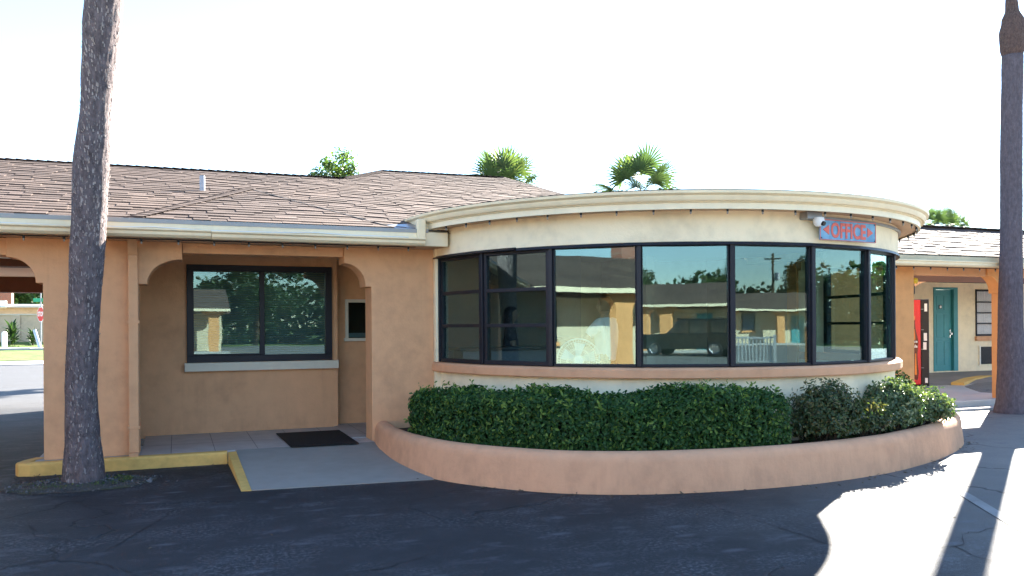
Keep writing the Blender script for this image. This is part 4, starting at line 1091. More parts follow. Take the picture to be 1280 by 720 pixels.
def trunk_mesh(centres, radii, seed, nseg=44, rough=.05, rings=0., step=.035):
    """tapered trunk with a lumpy, scarred surface"""
    zs = [c[2] for c in centres]; m = MB(); z = zs[0]; rows = []
    def at(z):
        for i in range(len(zs)-1):
            if z <= zs[i+1]:
                t = (z-zs[i])/(zs[i+1]-zs[i]); t2 = t*t*(3-2*t); 
                return tuple(centres[i][k]+(centres[i+1][k]-centres[i][k])*t for k in (0, 1)), radii[i]+(radii[i+1]-radii[i])*t2
        return centres[-1][:2], radii[-1]
    while z < zs[-1]: rows.append(z); z += step
    for z in rows:
        (cx, cy), r = at(z)
        for k in range(nseg):
            a = 2*PI*k/nseg; q = Vector((math.cos(a)*2.2, math.sin(a)*2.2, z*1.6+seed))
            nn = noise.noise(q*1.1)*.6 + noise.noise(Vector((q.x*3, q.y*3, z*5+seed)))*.5 + noise.noise(Vector((q.x*6, q.y*6, z*3+seed)))*.35
            rr = r*(1+rough*nn) + rings*math.sin(z*2*PI/.085)*(.6+.4*noise.noise(Vector((0, 0, z*3))))
            m.v.append((cx+rr*math.cos(a), cy+rr*math.sin(a), z))
    for j in range(len(rows)-1):
        for k in range(nseg): k2 = (k+1) % nseg; m.f.append((j*nseg+k, j*nseg+k2, (j+1)*nseg+k2, (j+1)*nseg+k))
    m.f.append(tuple((len(rows)-1)*nseg+k for k in range(nseg)))
    return m
pa = thing('palm_tree', 'tall leaning palm with pale flaked bark in front of the porch pier', 'tree', (-.83, 8.98, 0))
C = [(-.83, 8.98, -.05), (-.83, 8.98, .12), (-.84, 9.0, .5), (-.855, 9.03, .9), (-.83, 9.06, 1.6), (-.79, 9.08, 2.36), (-.755, 9.08, 3.15), (-.71, 9.08, 3.7), (-.69, 9.08, 4.05), (-.655, 9.08, 4.5), (-.61, 9.08, 5.0), (-.45, 9.1, 6.5), (-.2, 9.1, 8.4)]
Rr = [.205, .183, .150, .139, .138, .155, .163, .136, .150, .170, .168, .16, .15]
trunk_mesh(C, Rr, 3.7, rough=.075, step=.022, nseg=64).build('trunk', M_bark, pa, smooth=True)
ch = MB(); rnd = random.Random(99)
def along(z):
    for i in range(len(C)-1):
        if z <= C[i+1][2]:
            t = (z-C[i][2])/(C[i+1][2]-C[i][2]); return C[i][0]+(C[i+1][0]-C[i][0])*t, C[i][1]+(C[i+1][1]-C[i][1])*t, Rr[i]+(Rr[i+1]-Rr[i])*t
for j in range(2600):
    z = rnd.uniform(.15, 6.); x, y, r = along(z); a = rnd.uniform(0, 2*PI); h_ = rnd.uniform(.012, .042); w_ = rnd.uniform(.006, .018)
    if z < 2 and rnd.random() < .45: continue
    o_ = rnd.uniform(.002, .016); t = Vector((-math.sin(a), math.cos(a), 0)); n = Vector((math.cos(a), math.sin(a), 0)); P = Vector((x, y, z)) + n*(r*1.0+.002)
    b0 = len(ch.v); tilt = n*o_
    ch.v += [tuple(P-t*w_*.5-Vector((0, 0, h_*.5))), tuple(P+t*w_*.5-Vector((0, 0, h_*.5))), tuple(P+t*w_*.3+tilt+Vector((0, 0, h_*.5))), tuple(P-t*w_*.35+tilt+Vector((0, 0, h_*.6)))]
    ch.f.append((b0, b0+1, b0+2, b0+3))
ch.build('bark_flakes', painted('pale_flake', (.33, .29, .275), .9, .35, 40, .3, 90, .15), pa, fix=False)['kind'] = 'stuff'
palm_crown(pa, (-.2, 9.1, 8.5), 1.9, 34, 4)
pb = thing('palm_tree', 'grey smooth palm with a brown fibrous swelling near its top at the right edge', 'tree', (12.84, 9.7, 0))
C = [(12.84, 9.7, -.05), (12.84, 9.7, .25), (12.85, 9.7, .8), (12.84, 9.7, 1.6), (12.87, 9.7, 2.9), (12.88, 9.7, 4.2), (12.9, 9.7, 5.0), (12.93, 9.7, 5.95)]
trunk_mesh(C, [.27, .22, .205, .185, .165, .165, .160, .162], 9.2, rough=.03, rings=.0022).build('trunk', M_bark2, pb, smooth=True)
C = [(12.93, 9.7, 5.9), (12.93, 9.7, 6.05), (12.94, 9.7, 6.3), (12.94, 9.7, 6.5), (12.92, 9.7, 6.7), (12.90, 9.7, 6.95), (12.9, 9.7, 9.2)]
trunk_mesh(C, [.15, .185, .20, .17, .10, .085, .07], 4.4, rough=.11).build('fibre_sheath', M_fibre, pb, smooth=True)
palm_crown(pb, (12.9, 9.7, 9.2), 1.4, 24, 14)
# gravel and moss round the left palm's foot
rnd = random.Random(8); g = MB()
for j in range(800):
    a = rnd.uniform(0, 2*PI); r = .20 + .50*abs(rnd.gauss(0, .5)) if rnd.random() < .5 else rnd.gauss(.56, .07)
    x, y = -.86+r*1.0*math.cos(a), 8.98+r*.62*math.sin(a)
    if y > 9.62: continue
    s_ = rnd.uniform(.006, .02)*(1 if rnd.random() < .9 else 1.7); z = .012+.04*max(0, 1-abs(r-.25)/.3)
    q = Matrix.Translation((x, y, z)) @ Matrix.Rotation(rnd.random()*6, 4, rnd_dir(rnd)) ; P = [q @ (rnd_dir(rnd)*s_) for _ in range(4)]
    g.add(P, [(0, 1, 2), (0, 3, 1), (1, 3, 2), (2, 3, 0)])
o = g.build('gravel', painted('gravel_stone', (.11, .11, .115), .9, .5, 30, .3)); tag(o, None, None, None, 'stuff')
m = MB(); nr = 28
for k in range(nr):
    a = 2*PI*k/nr; q = 1+.16*noise.noise(Vector((math.cos(a)*2, math.sin(a)*2, 4)))
    for r, z in ((.15, .055), (.36, .035), (.68, .004)): m.v.append((-.86+r*q*math.cos(a), 8.98+r*q*.66*math.sin(a), z+(.012*noise.noise(Vector((k*.7, r*9, 0))) if r < .6 else 0)))
for k in range(nr):
    for j in range(2): k2 = (k+1) % nr; m.f.append((k*3+j, k*3+j+1, k2*3+j+1, k2*3+j))
def dirt():
    mm, nt, p, _ = new_mat('palm_ring_dirt'); co = obj_co(nt)
    c = ramp(nt, noise_node(nt, co, 6, 6, .7), [(.3, (.03, .027, .024)), (.5, (.075, .065, .055)), (.6, (.05, .058, .02)), (.75, (.12, .115, .11))])
    nt.links.new(c, p.inputs['Base Color']); p.inputs['Roughness'].default_value = .95; bump(nt, p, noise_node(nt, co, 50, 4, .7), 1., .02); return mm
struct(m, 'dirt', dirt(), smooth=True)
o = None
mo = MB(); rnd = random.Random(17)
for j in range(900):
    a = rnd.gauss(.1, .5) if rnd.random() < .7 else rnd.uniform(0, 6.28); r = rnd.uniform(.2, .46)
    p = Vector((-.86+r*math.cos(a), 8.98+r*.66*math.sin(a)-.03, .035)); leaf(mo, p, rnd_dir(rnd)+Vector((0, 0, .6)), rnd.uniform(.012, .028), .5, rnd, rnd.random())
o = mo.build('moss', M_tree, fix=False); tag(o, None, None, None, 'stuff')
# fallen leaf bits and grit on the asphalt
li = MB(); rnd = random.Random(23)
for j in range(34):
    x, y = rnd.uniform(-2.5, 6), rnd.uniform(4, 7.8)
    s_ = rnd.uniform(.006, .016); leaf(li, Vector((x, y, .006)), Vector((rnd.uniform(-.3, .3), rnd.uniform(-.3, .3), 1)), s_*2, .6, rnd, rnd.random())
for j in range(260):
    if rnd.random() < .7:
        i = rnd.randrange(14, len(PP)-20); t_ = (PP[i+1]-PP[i-1]).normalized(); q = PP[i] + Vector((t_.y, -t_.x))*(.03+abs(rnd.gauss(0, .09)))
    else: q = Vector((rnd.uniform(-1.5, .5), 9.62-abs(rnd.gauss(0, .07))))
    leaf(li, Vector((q.x, q.y, .006)), Vector((rnd.uniform(-.5, .5), rnd.uniform(-.5, .5), 1)), rnd.uniform(.015, .045), .45, rnd, rnd.random())
o = li.build('litter', painted('dry_litter', (.13, .10, .065), .9, .5, 40), fix=False); tag(o, None, None, None, 'stuff')

# ================================================================== TREES
def tree(label, base, h, rx, rz, mat, n, seed, leafs=(.10, .2), cl=26, group=None, name='tree', z0=None):
    rnd = random.Random(seed); t = thing(name, label, 'tree', base, 0, group); B = Vector(base)
    top = B + Vector((rnd.uniform(-.3, .3), rnd.uniform(-.3, .3), h-rz*1.1)); tr = MB()
    tr.tube([B, (B+top)/2+Vector((rnd.uniform(-.15, .15), rnd.uniform(-.15, .15), 0)), top], [h*.028, h*.022, h*.014], 8)
    tr_o = None; lv = MB(); C0 = B + Vector((0, 0, h-rz)); cs = []
    for k in range(cl):
        d = rnd_dir(rnd); r = rnd.uniform(.35, .92); c = C0 + Vector((d.x*rx, d.y*rx, d.z*rz))*r; cs.append((c, rnd.uniform(.2, .40)*rx))
        if k % 2 == 0: tr.tube([B+(top-B)*rnd.uniform(.55, 1), (top+c)/2+Vector((0, 0, -.1)), c], [h*.010, h*.006, h*.002], 5, cap=False)
    tr.build('trunk', M_wood, t, smooth=True)
    for j in range(n):
        c, r = rnd.choice(cs); d = rnd_dir(rnd); p = c + Vector((d.x, d.y, d.z*.75))*r*rnd.uniform(.3, 1.05)
        leaf(lv, p, d+rnd_dir(rnd)*.8+Vector((0, 0, .3)), rnd.uniform(*leafs), .55, rnd, min(1, max(0, rnd.gauss(.45, .25))))
    lv.build('crown', mat, t, fix=False); return t
def bush_palm(label, base, R, n, seed, trunk=0., group=None):
    t = thing('palm_tree', label, 'tree', base, 0, group)
    b = Vector(base)
    trunk_mesh([(b.x, b.y, b.z-.05), (b.x+.1, b.y, b.z+trunk*.5), (b.x, b.y, b.z+trunk)], [.2, .16, .15], seed, 14, .06, 0, .15).build('trunk', M_bark, t, smooth=True)
    palm_crown(t, (b.x, b.y, b.z+trunk), R, n, seed); return t
p = atZ(425, 214, 28.); tree('leafy tree rising behind the left roof ridge', (p.x, p.y, 0), 7.5, 1.35, 2.0, M_tree, 6200, 41, (.09, .17), 34)
p = atZ(629, 218, 55.); bush_palm('squat fan palm crown standing alone above the middle of the ridge', (p.x, p.y, 0), 3.3, 34, 51, p.z-.9)
p = atZ(800, 222, 52.); bush_palm('fan palm with loose drooping side fronds behind the round roof', (p.x, p.y, 0), 3.4, 28, 57, p.z-1.0)
p = atZ(1165, 276, 60.); bush_palm('small fan palm tip just right of the round roof edge', (p.x, p.y, 0), 1.8, 18, 61, p.z-.4)
p = atZ(1181, 281, 62.); bush_palm('second small palm tip above the right ridge', (p.x, p.y, 0), 2.1, 18, 63, p.z-.4)
p = atZ(1196, 283, 64.); bush_palm('lowest palm tip just showing over the right ridge', (p.x, p.y, 0), 1.6, 16, 67, p.z-.3)

# ================================================================== BEYOND THE DRIVE-THROUGH
bw = thing('boundary_wall', 'beige block boundary wall behind the lawn seen through the drive-through', 'wall', (-9, 55, .7))
m = MB(); m.box(-45, 12, 55, 55.2, .3, 2.28); m.build('wall', M_blockwall, bw)
m = MB()
for x in range(-45, 13, 3): m.box(x+.3, x+.7, 54.93, 55.27, .3, 2.36)
m.build('pilasters', M_blockwall, bw)
MB().box(-45, 12, 54.92, 55.28, 2.283, 2.36).build('coping', painted('pale_coping', (.58, .5, .4), .8), bw)
hs = thing('house', 'low house with blue grey roof behind the boundary wall', 'house', (-9, 62, .8))
MB().box(-16, -3, 60, 68, .6, 2.95).build('wall', M_blockwall, hs)
m = MB(); m.add([(-16.6, 59.4, 2.85), (-2.4, 59.4, 2.85), (-2.4, 68.6, 2.85), (-16.6, 68.6, 2.85), (-13, 64, 3.15), (-6, 64, 3.15)], [(0, 1, 5, 4), (1, 2, 5), (2, 3, 4, 5), (3, 0, 4), (3, 2, 1, 0)]); hr = m.build('roof', M_houseroof, hs)
p = atZ(6, 372, 62.); MB().box(p.x-.5, p.x+.5, p.y-.5, p.y+.5, 2.9, p.z+.9).build('chimney', M_brick, hr)
p = atZ(20, 383, 58.); m = MB(); m.box(p.x-.55, p.x+.55, 59.7, 59.99, p.z-.28, p.z+.2); m.build('vent_box', M_whitep, hs)
ss = thing('stop_sign', 'red octagonal STOP sign turned partly away on a thin post beside the arch pier', 'sign', (0, 0, 0))
sp_ = atZ(51.5, 440, 45.); sx_, sy_ = sp_.x, sp_.y; gz = vz(sx_, sy_)
ss.location = (sx_, sy_, gz); bpy.context.view_layer.update()
MB().lathe([(.03, -.3), (.03, 3.1), (0, 3.1)], (sx_, sy_, gz), 8).build('post', M_metal, ss)
SR = Matrix.Translation((sx_, sy_-.05, 2.28)) @ Matrix.Rotation(R_(-58), 4, 'Z') @ Matrix.Rotation(R_(90), 4, 'X')
oc = [(.43*math.cos(R_(22.5+45*k)), .43*math.sin(R_(22.5+45*k))) for k in range(8)]
def plate(pts, z0, z1):
    mm = MB(); mm.prism(pts, 'z', z0, z1); mm.v = [tuple(SR @ Vector(v)) for v in mm.v]; return mm
plate(oc, 0, .006).build('border', M_white, ss); plate([(x*.93, y*.93) for x, y in oc], .0065, .010).build('face', painted('stop_red', (.60, .03, .03), .4), ss)
me = add_to_mesh_text('STOP', .3, .001, .006); xs_ = [v.co.x for v in me.vertices]; me.transform(Matrix.Translation((0, 0, .013)) @ Matrix.Diagonal((.62/(max(xs_)-min(xs_)), 1.15, 1, 1))); link_mesh('lettering', me, M_white, ss, SR)
MB().obox((sx_, sy_, 3.05), .8, .02, .2, R_(-20)).build('street_name_plate', painted('street_green', (.03, .30, .16), .5), ss)
p = atZ(51, 443, 44.); q = atZ(43, 412, 44.)
o = MB().tube([(p.x, p.y, vz(p.x, p.y)-.1), (q.x, q.y, q.z)], .085, 10).build('leaning_post', painted('blue_grey_pipe', (.36, .42, .52), .6)); tag(o, 'blue grey pipe leaning left on the grass beside the stop sign', 'post')
p = atZ(5.5, 436, 44.); o = MB().lathe([(0.13, -.3), (.13, .78), (.10, .84), (0, .86)], (p.x, p.y, vz(p.x, p.y)), 12).build('utility_marker', M_whitep, smooth='auto'); tag(o, 'stubby white utility marker standing on the lawn', 'marker post')
def spiky(label, base, R, n, seed):
    rnd = random.Random(seed); t = thing('plant', label, 'plant', base); lv = MB(); B = Vector(base)
    for k in range(n):
        az = rnd.uniform(0, 6.28); el = rnd.uniform(.2, 1.45); d = Vector((math.cos(az)*math.cos(el), math.sin(az)*math.cos(el), math.sin(el))); L = R*rnd.uniform(.6, 1.1); s_ = d.cross(Vector((0, 0, 1))).normalized()*R*.07
        st = B + Vector((0, 0, rnd.random()*R*.8)); m1 = st + d*L*.5; e_ = st + d*L - Vector((0, 0, R*.25)); b0 = len(lv.v); lv.v += [tuple(st), tuple(m1+s_), tuple(e_), tuple(m1-s_)]; lv.tint += [rnd.random()]*4; lv.f += [(b0, b0+1, b0+2, b0+3)]
    lv.build('foliage', M_treedk, t, fix=False)
    MB().lathe([(.06*R, 0), (.03*R, R*.9), (0, R*.9)], base, 6).build('stem', M_wood, t)
p = atZ(15, 421, 46.); spiky('tall spiky plant against the boundary wall', (p.x, p.y, vz(p.x, p.y)-.05), 1.05, 90, 5)
p = atZ(41, 424, 46.); spiky('low spiky plant behind the leaning pipe', (p.x, p.y, vz(p.x, p.y)-.05), .75, 60, 6)
for i, (u, dep, h, rx, k) in enumerate(((-6, 78, 7.2, 2.9, 'broad dark tree at the left end of the row behind the house'), (10, 84, 8., 2.6, 'tallest tree of the row behind the house'), (27, 80, 6.6, 2.5, 'rounded tree in the middle of the row behind the house'), (45, 86, 7.4, 3.1, 'wide tree next to the stop sign side of the row behind the house'), (64, 82, 7., 2.8, 'tree at the right end of the row hidden partly by the pier'))):
    p = atZ(u, 400, dep); tree(k, (p.x, p.y, .6), h, rx, h*.40, (M_tree, M_treedk)[i % 2], 3800, 70+i, (.2, .42), 22, 'trees behind the low house')
# a car roofs' worth of small things is too far to read; two parked cars behind the wall are left out

# ================================================================== PEOPLE INSIDE THE OFFICE
def skin_mesh(nodes, edges, radii, root=0, sub=2):
    me = bpy.data.meshes.new('skin_tmp'); me.from_pydata(nodes, edges, []); ob = bpy.data.objects.new('skin_tmp', me); COL.objects.link(ob)
    sk = ob.modifiers.new('skin', 'SKIN'); sk.use_smooth_shade = True
    if not me.skin_vertices:
        bm = bmesh.new(); bm.from_mesh(me); bm.verts.layers.skin.verify(); bm.to_mesh(me); bm.free()
    for i, r in enumerate(radii):
        d = me.skin_vertices[0].data[i]; d.radius = r if isinstance(r, tuple) else (r, r); d.use_root = (i == root)
    su_ = ob.modifiers.new('sub', 'SUBSURF'); su_.levels = sub; su_.render_levels = sub
    dg = bpy.context.evaluated_depsgraph_get(); dg.update()
    out = bpy.data.meshes.new_from_object(ob.evaluated_get(dg)); bpy.data.objects.remove(ob); bpy.data.meshes.remove(me)
    return out
def person(label, loc, rz, H, shirt, arms, long_hair=False):
    k = H/1.7; t = thing('person', label, 'person', loc, rz)
    nodes = []; rad = []; ed = []
    def nd(x, y, z, r, par=None):
        nodes.append((x*k, y*k, z*k)); rad.append(r*k if not isinstance(r, tuple) else (r[0]*k, r[1]*k))
        if par is not None: ed.append((par, len(nodes)-1))
        return len(nodes)-1
    pel = nd(0, 0, .95, (.15, .115)); wai = nd(0, 0, 1.10, (.135, .10), pel); che = nd(0, .0, 1.28, (.16, .115), wai); nb = nd(0, -.01, 1.42, .075, che); nk = nd(0, .01, 1.52, .055, nb)
    torso_n = len(nodes)
    for s in (-1, 1):
        hip = nd(s*.095, 0, .88, .095, pel); kn = nd(s*.10, .02, .50, .062, hip); an = nd(s*.10, -.01, .10, .042, kn); nd(s*.105, .12, .04, .036, an)
    arm_idx = []
    for s, (el, wr) in zip((-1, 1), arms):
        sh = nd(s*.185, 0, 1.385, .062, che); e_ = nd(el[0], el[1], el[2], .045, sh); w_ = nd(wr[0], wr[1], wr[2], .030, e_)
        dv = (Vector(wr)-Vector(el)).normalized(); sd_ = dv.cross(Vector((0, 0, 1))).normalized() if abs(dv.z) < .95 else Vector((0, 1, 0)); up = sd_.cross(dv)
        pm = nd(*(Vector(wr)+dv*.06), (.036, .018), w_)
        for q, (off_, L) in enumerate(((-.03, .062), (-.01, .075), (.011, .070), (.03, .055))):
            a = Vector(wr)+dv*.095+sd_*off_; f1 = nd(*a, .010, pm); f2 = nd(*(a+dv*L*.55-up*.012), .009, f1); nd(*(a+dv*L-up*.035), .007, f2)
        th_ = nd(*(Vector(wr)+dv*.05+sd_*-.045), .011, w_); nd(*(Vector(wr)+dv*.09+sd_*-.058-up*.01), .009, th_)
        arm_idx.append((sh, e_))
    me = skin_mesh(nodes, ed, rad)
    # head joined into the same mesh
    bm = bmesh.new(); bm.from_mesh(me); hc = Vector((0, .02, 1.605))*k
    r = bmesh.ops.create_uvsphere(bm, u_segments=28, v_segments=20, radius=1.)
    for v in r['verts']:
        x, y, z = v.co; fx = .073*x; fy = .092*y; fz = .112*z
        if y > 0:                                     # face: chin, nose, eye sockets, mouth
            fx *= 1-.22*max(0, -z); fy += .022*math.exp(-((x/.16)**2+((z+.12)/.2)**2)); fy -= .010*math.exp(-(((abs(x)-.38)/.16)**2+((z-.05)/.12)**2)); fy += .006*math.exp(-((x/.3)**2+((z+.48)/.08)**2)); fy += .008*math.exp(-((x/.3)**2+((z+.85)/.2)**2))
        if abs(abs(x)-.95) < .12 and abs(z+.02) < .25 and abs(y) < .25: fx *= 1.16
        v.co = hc + Vector((fx, fy, fz))*k
    bm.to_mesh(me); bm.free(); me.polygons.foreach_set('use_smooth', [True]*len(me.polygons))
    me.materials.clear(); me.materials.append(M_skin)
    b = bpy.data.objects.new('body', me); COL.objects.link(b); b.parent = t
    hm = MB(); prof = [(0, .118), (.04, .112), (.07, .085), (.085, .04), (.086, 0), (.080, -.04), (.07, -.075)] if not long_hair else [(0, .120), (.045, .114), (.078, .085), (.094, .03), (.098, -.06), (.10, -.16), (.085, -.20)]
    hm.lathe(prof, (0, 0, 0), 26)
    hv = []
    for (x, y, z) in hm.v:
        yy = y*1.2-.008
        if yy > 0 and z < .065: yy = min(yy, .02 if not long_hair else .012)
        q = .006*noise.noise(Vector((x*40, y*40, z*25))); hv.append(tuple(hc + Vector((x*(1+q*8), yy, z+.004))*k))
    hm.v = hv; hm.build('hair', M_hair, t, smooth=True, local=True)
    # shirt
    sn = [nodes[0], nodes[1], nodes[2], tuple(Vector(nodes[3])-Vector((0, 0, .015*k)))]; se = [(0, 1), (1, 2), (2, 3)]; srr = [(.168*k, .135*k), (.158*k, .128*k), (.185*k, .138*k), .085*k]
    sn[0] = tuple(Vector(nodes[0])-Vector((0, 0, .04*k)))
    for sh, e_ in arm_idx:
        a, c = Vector(nodes[sh]), Vector(nodes[e_]); i = len(sn); sn += [tuple(a), tuple(a+(c-a)*.72)]; srr += [.078*k, .070*k]; se += [(2, i), (i, i+1)]
    me = skin_mesh(sn, se, srr, 1); me.materials.append(shirt); s_ = bpy.data.objects.new('shirt', me); COL.objects.link(s_); s_.parent = t
    me.polygons.foreach_set('use_smooth', [True]*len(me.polygons))
    tn = [(0, 0, .97*k)]; te = []; trr = [(.158*k, .122*k)]
    for s in (-1, 1):
        i = len(tn); tn += [(s*.095*k, 0, .86*k), (s*.10*k, .015*k, .50*k), (s*.10*k, -.01*k, .10*k)]; trr += [.108*k, .080*k, .062*k]; te += [(0, i), (i, i+1), (i+1, i+2)]
    me = skin_mesh(tn, te, trr, 0); me.materials.append(M_denim); s_ = bpy.data.objects.new('trousers', me); COL.objects.link(s_); s_.parent = t
    me.polygons.foreach_set('use_smooth', [True]*len(me.polygons))
    for s in (-1, 1):
        m_ = MB(); m_.tube([(s*.10*k, -.07*k, .045*k), (s*.10*k, .0, .055*k), (s*.105*k, .10*k, .045*k), (s*.108*k, .18*k, .035*k)], [.035*k, .05*k, .046*k, .025*k], 12)
        m_.build('shoe', M_shoe, t, smooth=True, local=True)
    return t
p1 = Vector((0, 0, E)) + PX(757, 383)*10.25
person('person in a white short sleeved shirt with their back to the window beside the fan', (p1.x, p1.y, .142), R_(35), 1.69, M_shirt, (((-.30, .16, 1.16), (-.24, .40, 1.20)), ((.27, .06, 1.12), (.20, .30, 1.10))))
p2 = Vector((0, 0, E)) + PX(638, 396)*11.6
person('dark haired person in profile behind the counter at the left end of the window band', (p2.x, p2.y, .142), R_(-112), 1.60, M_darkshirt, (((-.25, .05, 1.12), (-.15, .30, 1.08)), ((.25, .05, 1.12), (.15, .30, 1.08))), True)
ct = thing('reception_counter', 'grey reception counter standing behind the two narrow left windows', 'counter', (4.3, 10.1, .14))
MB().box(3.35, 5.3, 9.95, 10.35, .141, 1.18).build('counter_front', painted('grey_laminate', (.22, .21, .24), .5), ct, bevel=.008)
MB().box(3.30, 5.36, 9.90, 10.42, 1.183, 1.225).build('counter_top', painted('dark_laminate', (.05, .06, .07), .35), ct, bevel=.008)
# pedestal fan
fc = Vector((0, 0, E)) + PX(723, 450)*9.12
fn = thing('pedestal_fan', 'round white pedestal fan standing just inside the curved window', 'fan', (fc.x, fc.y, .142))
FM = Matrix.Translation(fc) @ Vector((-.40, -.915, 0)).to_track_quat('Z', 'Y').to_matrix().to_4x4()
m = MB()
for R0, z0 in ((.235, 0), (.20, .05), (.12, .075), (.225, -.05), (.13, -.085)):
    m.tube([tuple(FM @ Vector((R0*math.cos(a*PI/20), R0*math.sin(a*PI/20), z0))) for a in range(41)], .0042 if R0 > .23 else .0022, 5, cap=False)
for q in range(48):
    a = 2*PI*q/48; c_, s_ = math.cos(a), math.sin(a)
    m.tube([tuple(FM @ Vector((r*c_, r*s_, z))) for r, z in ((.05, .085), (.14, .072), (.21, .04), (.235, 0), (.21, -.06), (.10, -.09))], .0011, 4, cap=False)
m.build('cage', M_white, fn, smooth=True)
m = MB()
for q in range(5):
    a0 = 2*PI*q/5; b0 = len(m.v)
    for (r, a, z) in ((.03, -.3, -.02), (.19, -.1, -.03), (.20, .55, .015), (.05, .9, .02)): m.v.append(tuple(FM @ Vector((r*math.cos(a0+a), r*math.sin(a0+a), z))))
    m.f.append((b0, b0+1, b0+2, b0+3))
m.build('blades', painted('fan_blade', (.45, .62, .66), .3, .04), fn, fix=False)
m = MB(); m.lathe([(0, .10), (.05, .095), (.06, .07), (0, .06)], n=18, M=FM); m.lathe([(0, -.20), (.055, -.19), (.06, -.09), (0, -.09)], n=18, M=FM); m.build('motor', M_white, fn, smooth='auto')
m = MB(); bc = FM @ Vector((0, 0, -.14)); m.tube([tuple(bc), (bc.x, bc.y, .17)], .014, 10); m.lathe([(0, .03), (.05, .03), (.19, .01), (.2, 0), (0, 0)], (bc.x, bc.y, .142), 24); m.build('stand', M_white, fn, smooth='auto')

# ================================================================== ACROSS THE COURT (seen in the window glass)
def court_wing(name, label, M, L, pillars, doors, wins, chim=None, roofmat=None):
    """single storey wing; local +y is the face, x runs along it; M places it"""
    t = thing(name, label, 'building'); t.matrix_world = M; t.location = M.to_translation(); t.rotation_euler = M.to_euler()
    def part(mb, nm, mat, par=None, **k): return mb.build(nm, mat, par or t, local=True, **k)
    m = MB(); m.box(0, L, -8, -1.3, 0, 2.7); part(m, 'wall', M_creamdim)
    m = MB(); m.box(-.4, L+.4, -8.4, .25, 2.45, 2.47); part(m, 'soffit', M_ceil)
    m = MB(); m.box(-.4, L+.4, .22, .30, 2.43, 2.57); part(m, 'gutter', M_gutterpale)
    m = MB(); m.add([(-.4, .25, 2.58), (L+.4, .25, 2.58), (L+.4, -4, 3.86), (-.4, -4, 3.86), (-.4, -8.4, 2.58), (L+.4, -8.4, 2.58)], [(0, 1, 2, 3), (3, 2, 5, 4), (0, 3, 4), (1, 5, 2), (0, 4, 5, 1)]); rf = part(m, 'roof', M_shingle)
    for x in pillars:
        pr = [(x-.3, 0), (x+.3, 0), (x+.3, 1.98)] + arch_curve(x+.32, 1.99, x+.62, 2.28)[:] + [(x+.62, 2.445), (x-.62, 2.445)] + arch_curve(x-.32, 1.99, x-.62, 2.28)[::-1] + [(x-.3, 1.98)]
        m = MB(); m.prism(pr, 'y', -.45, -.15); part(m, 'pillar', M_orange)
    m = MB(); m.box(-.4, L+.4, -.40, -.2, 2.30, 2.444); part(m, 'beam', M_brown)
    for x in doors:
        m = MB(); m.box(x-.45, x+.45, -1.298, -1.25, .1, 2.12); d_ = part(m, 'door', M_teal)
        m = MB(); m.lathe([(0, .03), (.03, .02), (.03, -.02), (0, -.03)], (x+.36, -1.22, 1.05), 8); part(m, 'handle', M_chrome, d_)
    for x in wins:
        m = MB(); m.box(x-.5, x+.5, -1.298, -1.24, 1.0, 1.05); m.box(x-.5, x+.5, -1.298, -1.24, 2.2, 2.25); m.box(x-.5, x-.45, -1.298, -1.24, 1.05, 2.2); m.box(x+.45, x+.5, -1.298, -1.24, 1.05, 2.2)
        for q in (1, 2, 3): m.box(x-.45, x+.45, -1.298, -1.25, 1.05+.29*q, 1.07+.29*q)
        w_ = part(m, 'window', M_frame)
        m = MB(); m.box(x-.45, x+.45, -1.297, -1.285, 1.05, 2.2); part(m, 'pane', painted('grey_blind', (.18, .22, .26), .2), w_)
        m = MB(); m.box(x-.55, x+.55, -1.29, -1.18, .88, .998); part(m, 'sill', M_orange, w_)
    m = MB(); m.box(-.4, L+.4, -1.298, -.1, -.02, .12); part(m, 'porch_floor', M_concrete)
    if chim:
        m = MB(); cx, cy, ch, cw = chim; m.box(cx-cw, cx+cw, cy-cw*.7, cy+cw*.7, 2.6, ch); m.box(cx-cw-.06, cx+cw+.06, cy-cw*.7-.06, cy+cw*.7+.06, ch, ch+.1); part(m, 'chimney', M_brick, rf)
    return t
MA = Matrix.Translation((-8.6, 12.5, 0)) @ Matrix.Rotation(R_(-90), 4, 'Z')
court_wing('court_wing', 'sunlit cream motel wing with wide orange pillars mirrored in the third office pane', MA, 22, [4.2, 7.2, 10.7, 14.5, 18.3, 21.7], [9., 16.5], [5.7, 12.3, 20.1], (17.9, -4.6, 4.9, .5))
MBm = Matrix.Translation((-16, -27.5, 0))
court_wing('court_wing', 'low cream motel wing behind the dark off-road car mirrored in the office glass', MBm, 18.5, [1, 5, 9.2, 10.4, 14.2, 18], [3, 12.2], [7, 15.8])
MC = Matrix.Translation((21, -41, 0))
court_wing('court_wing', 'tan motel wing with a tall brick chimney mirrored in the wide right pane', MC, 15, [.6, 4.4, 8.2, 12], [2.4, 10], [6.2], (6.3, -6, 5.2, .3))
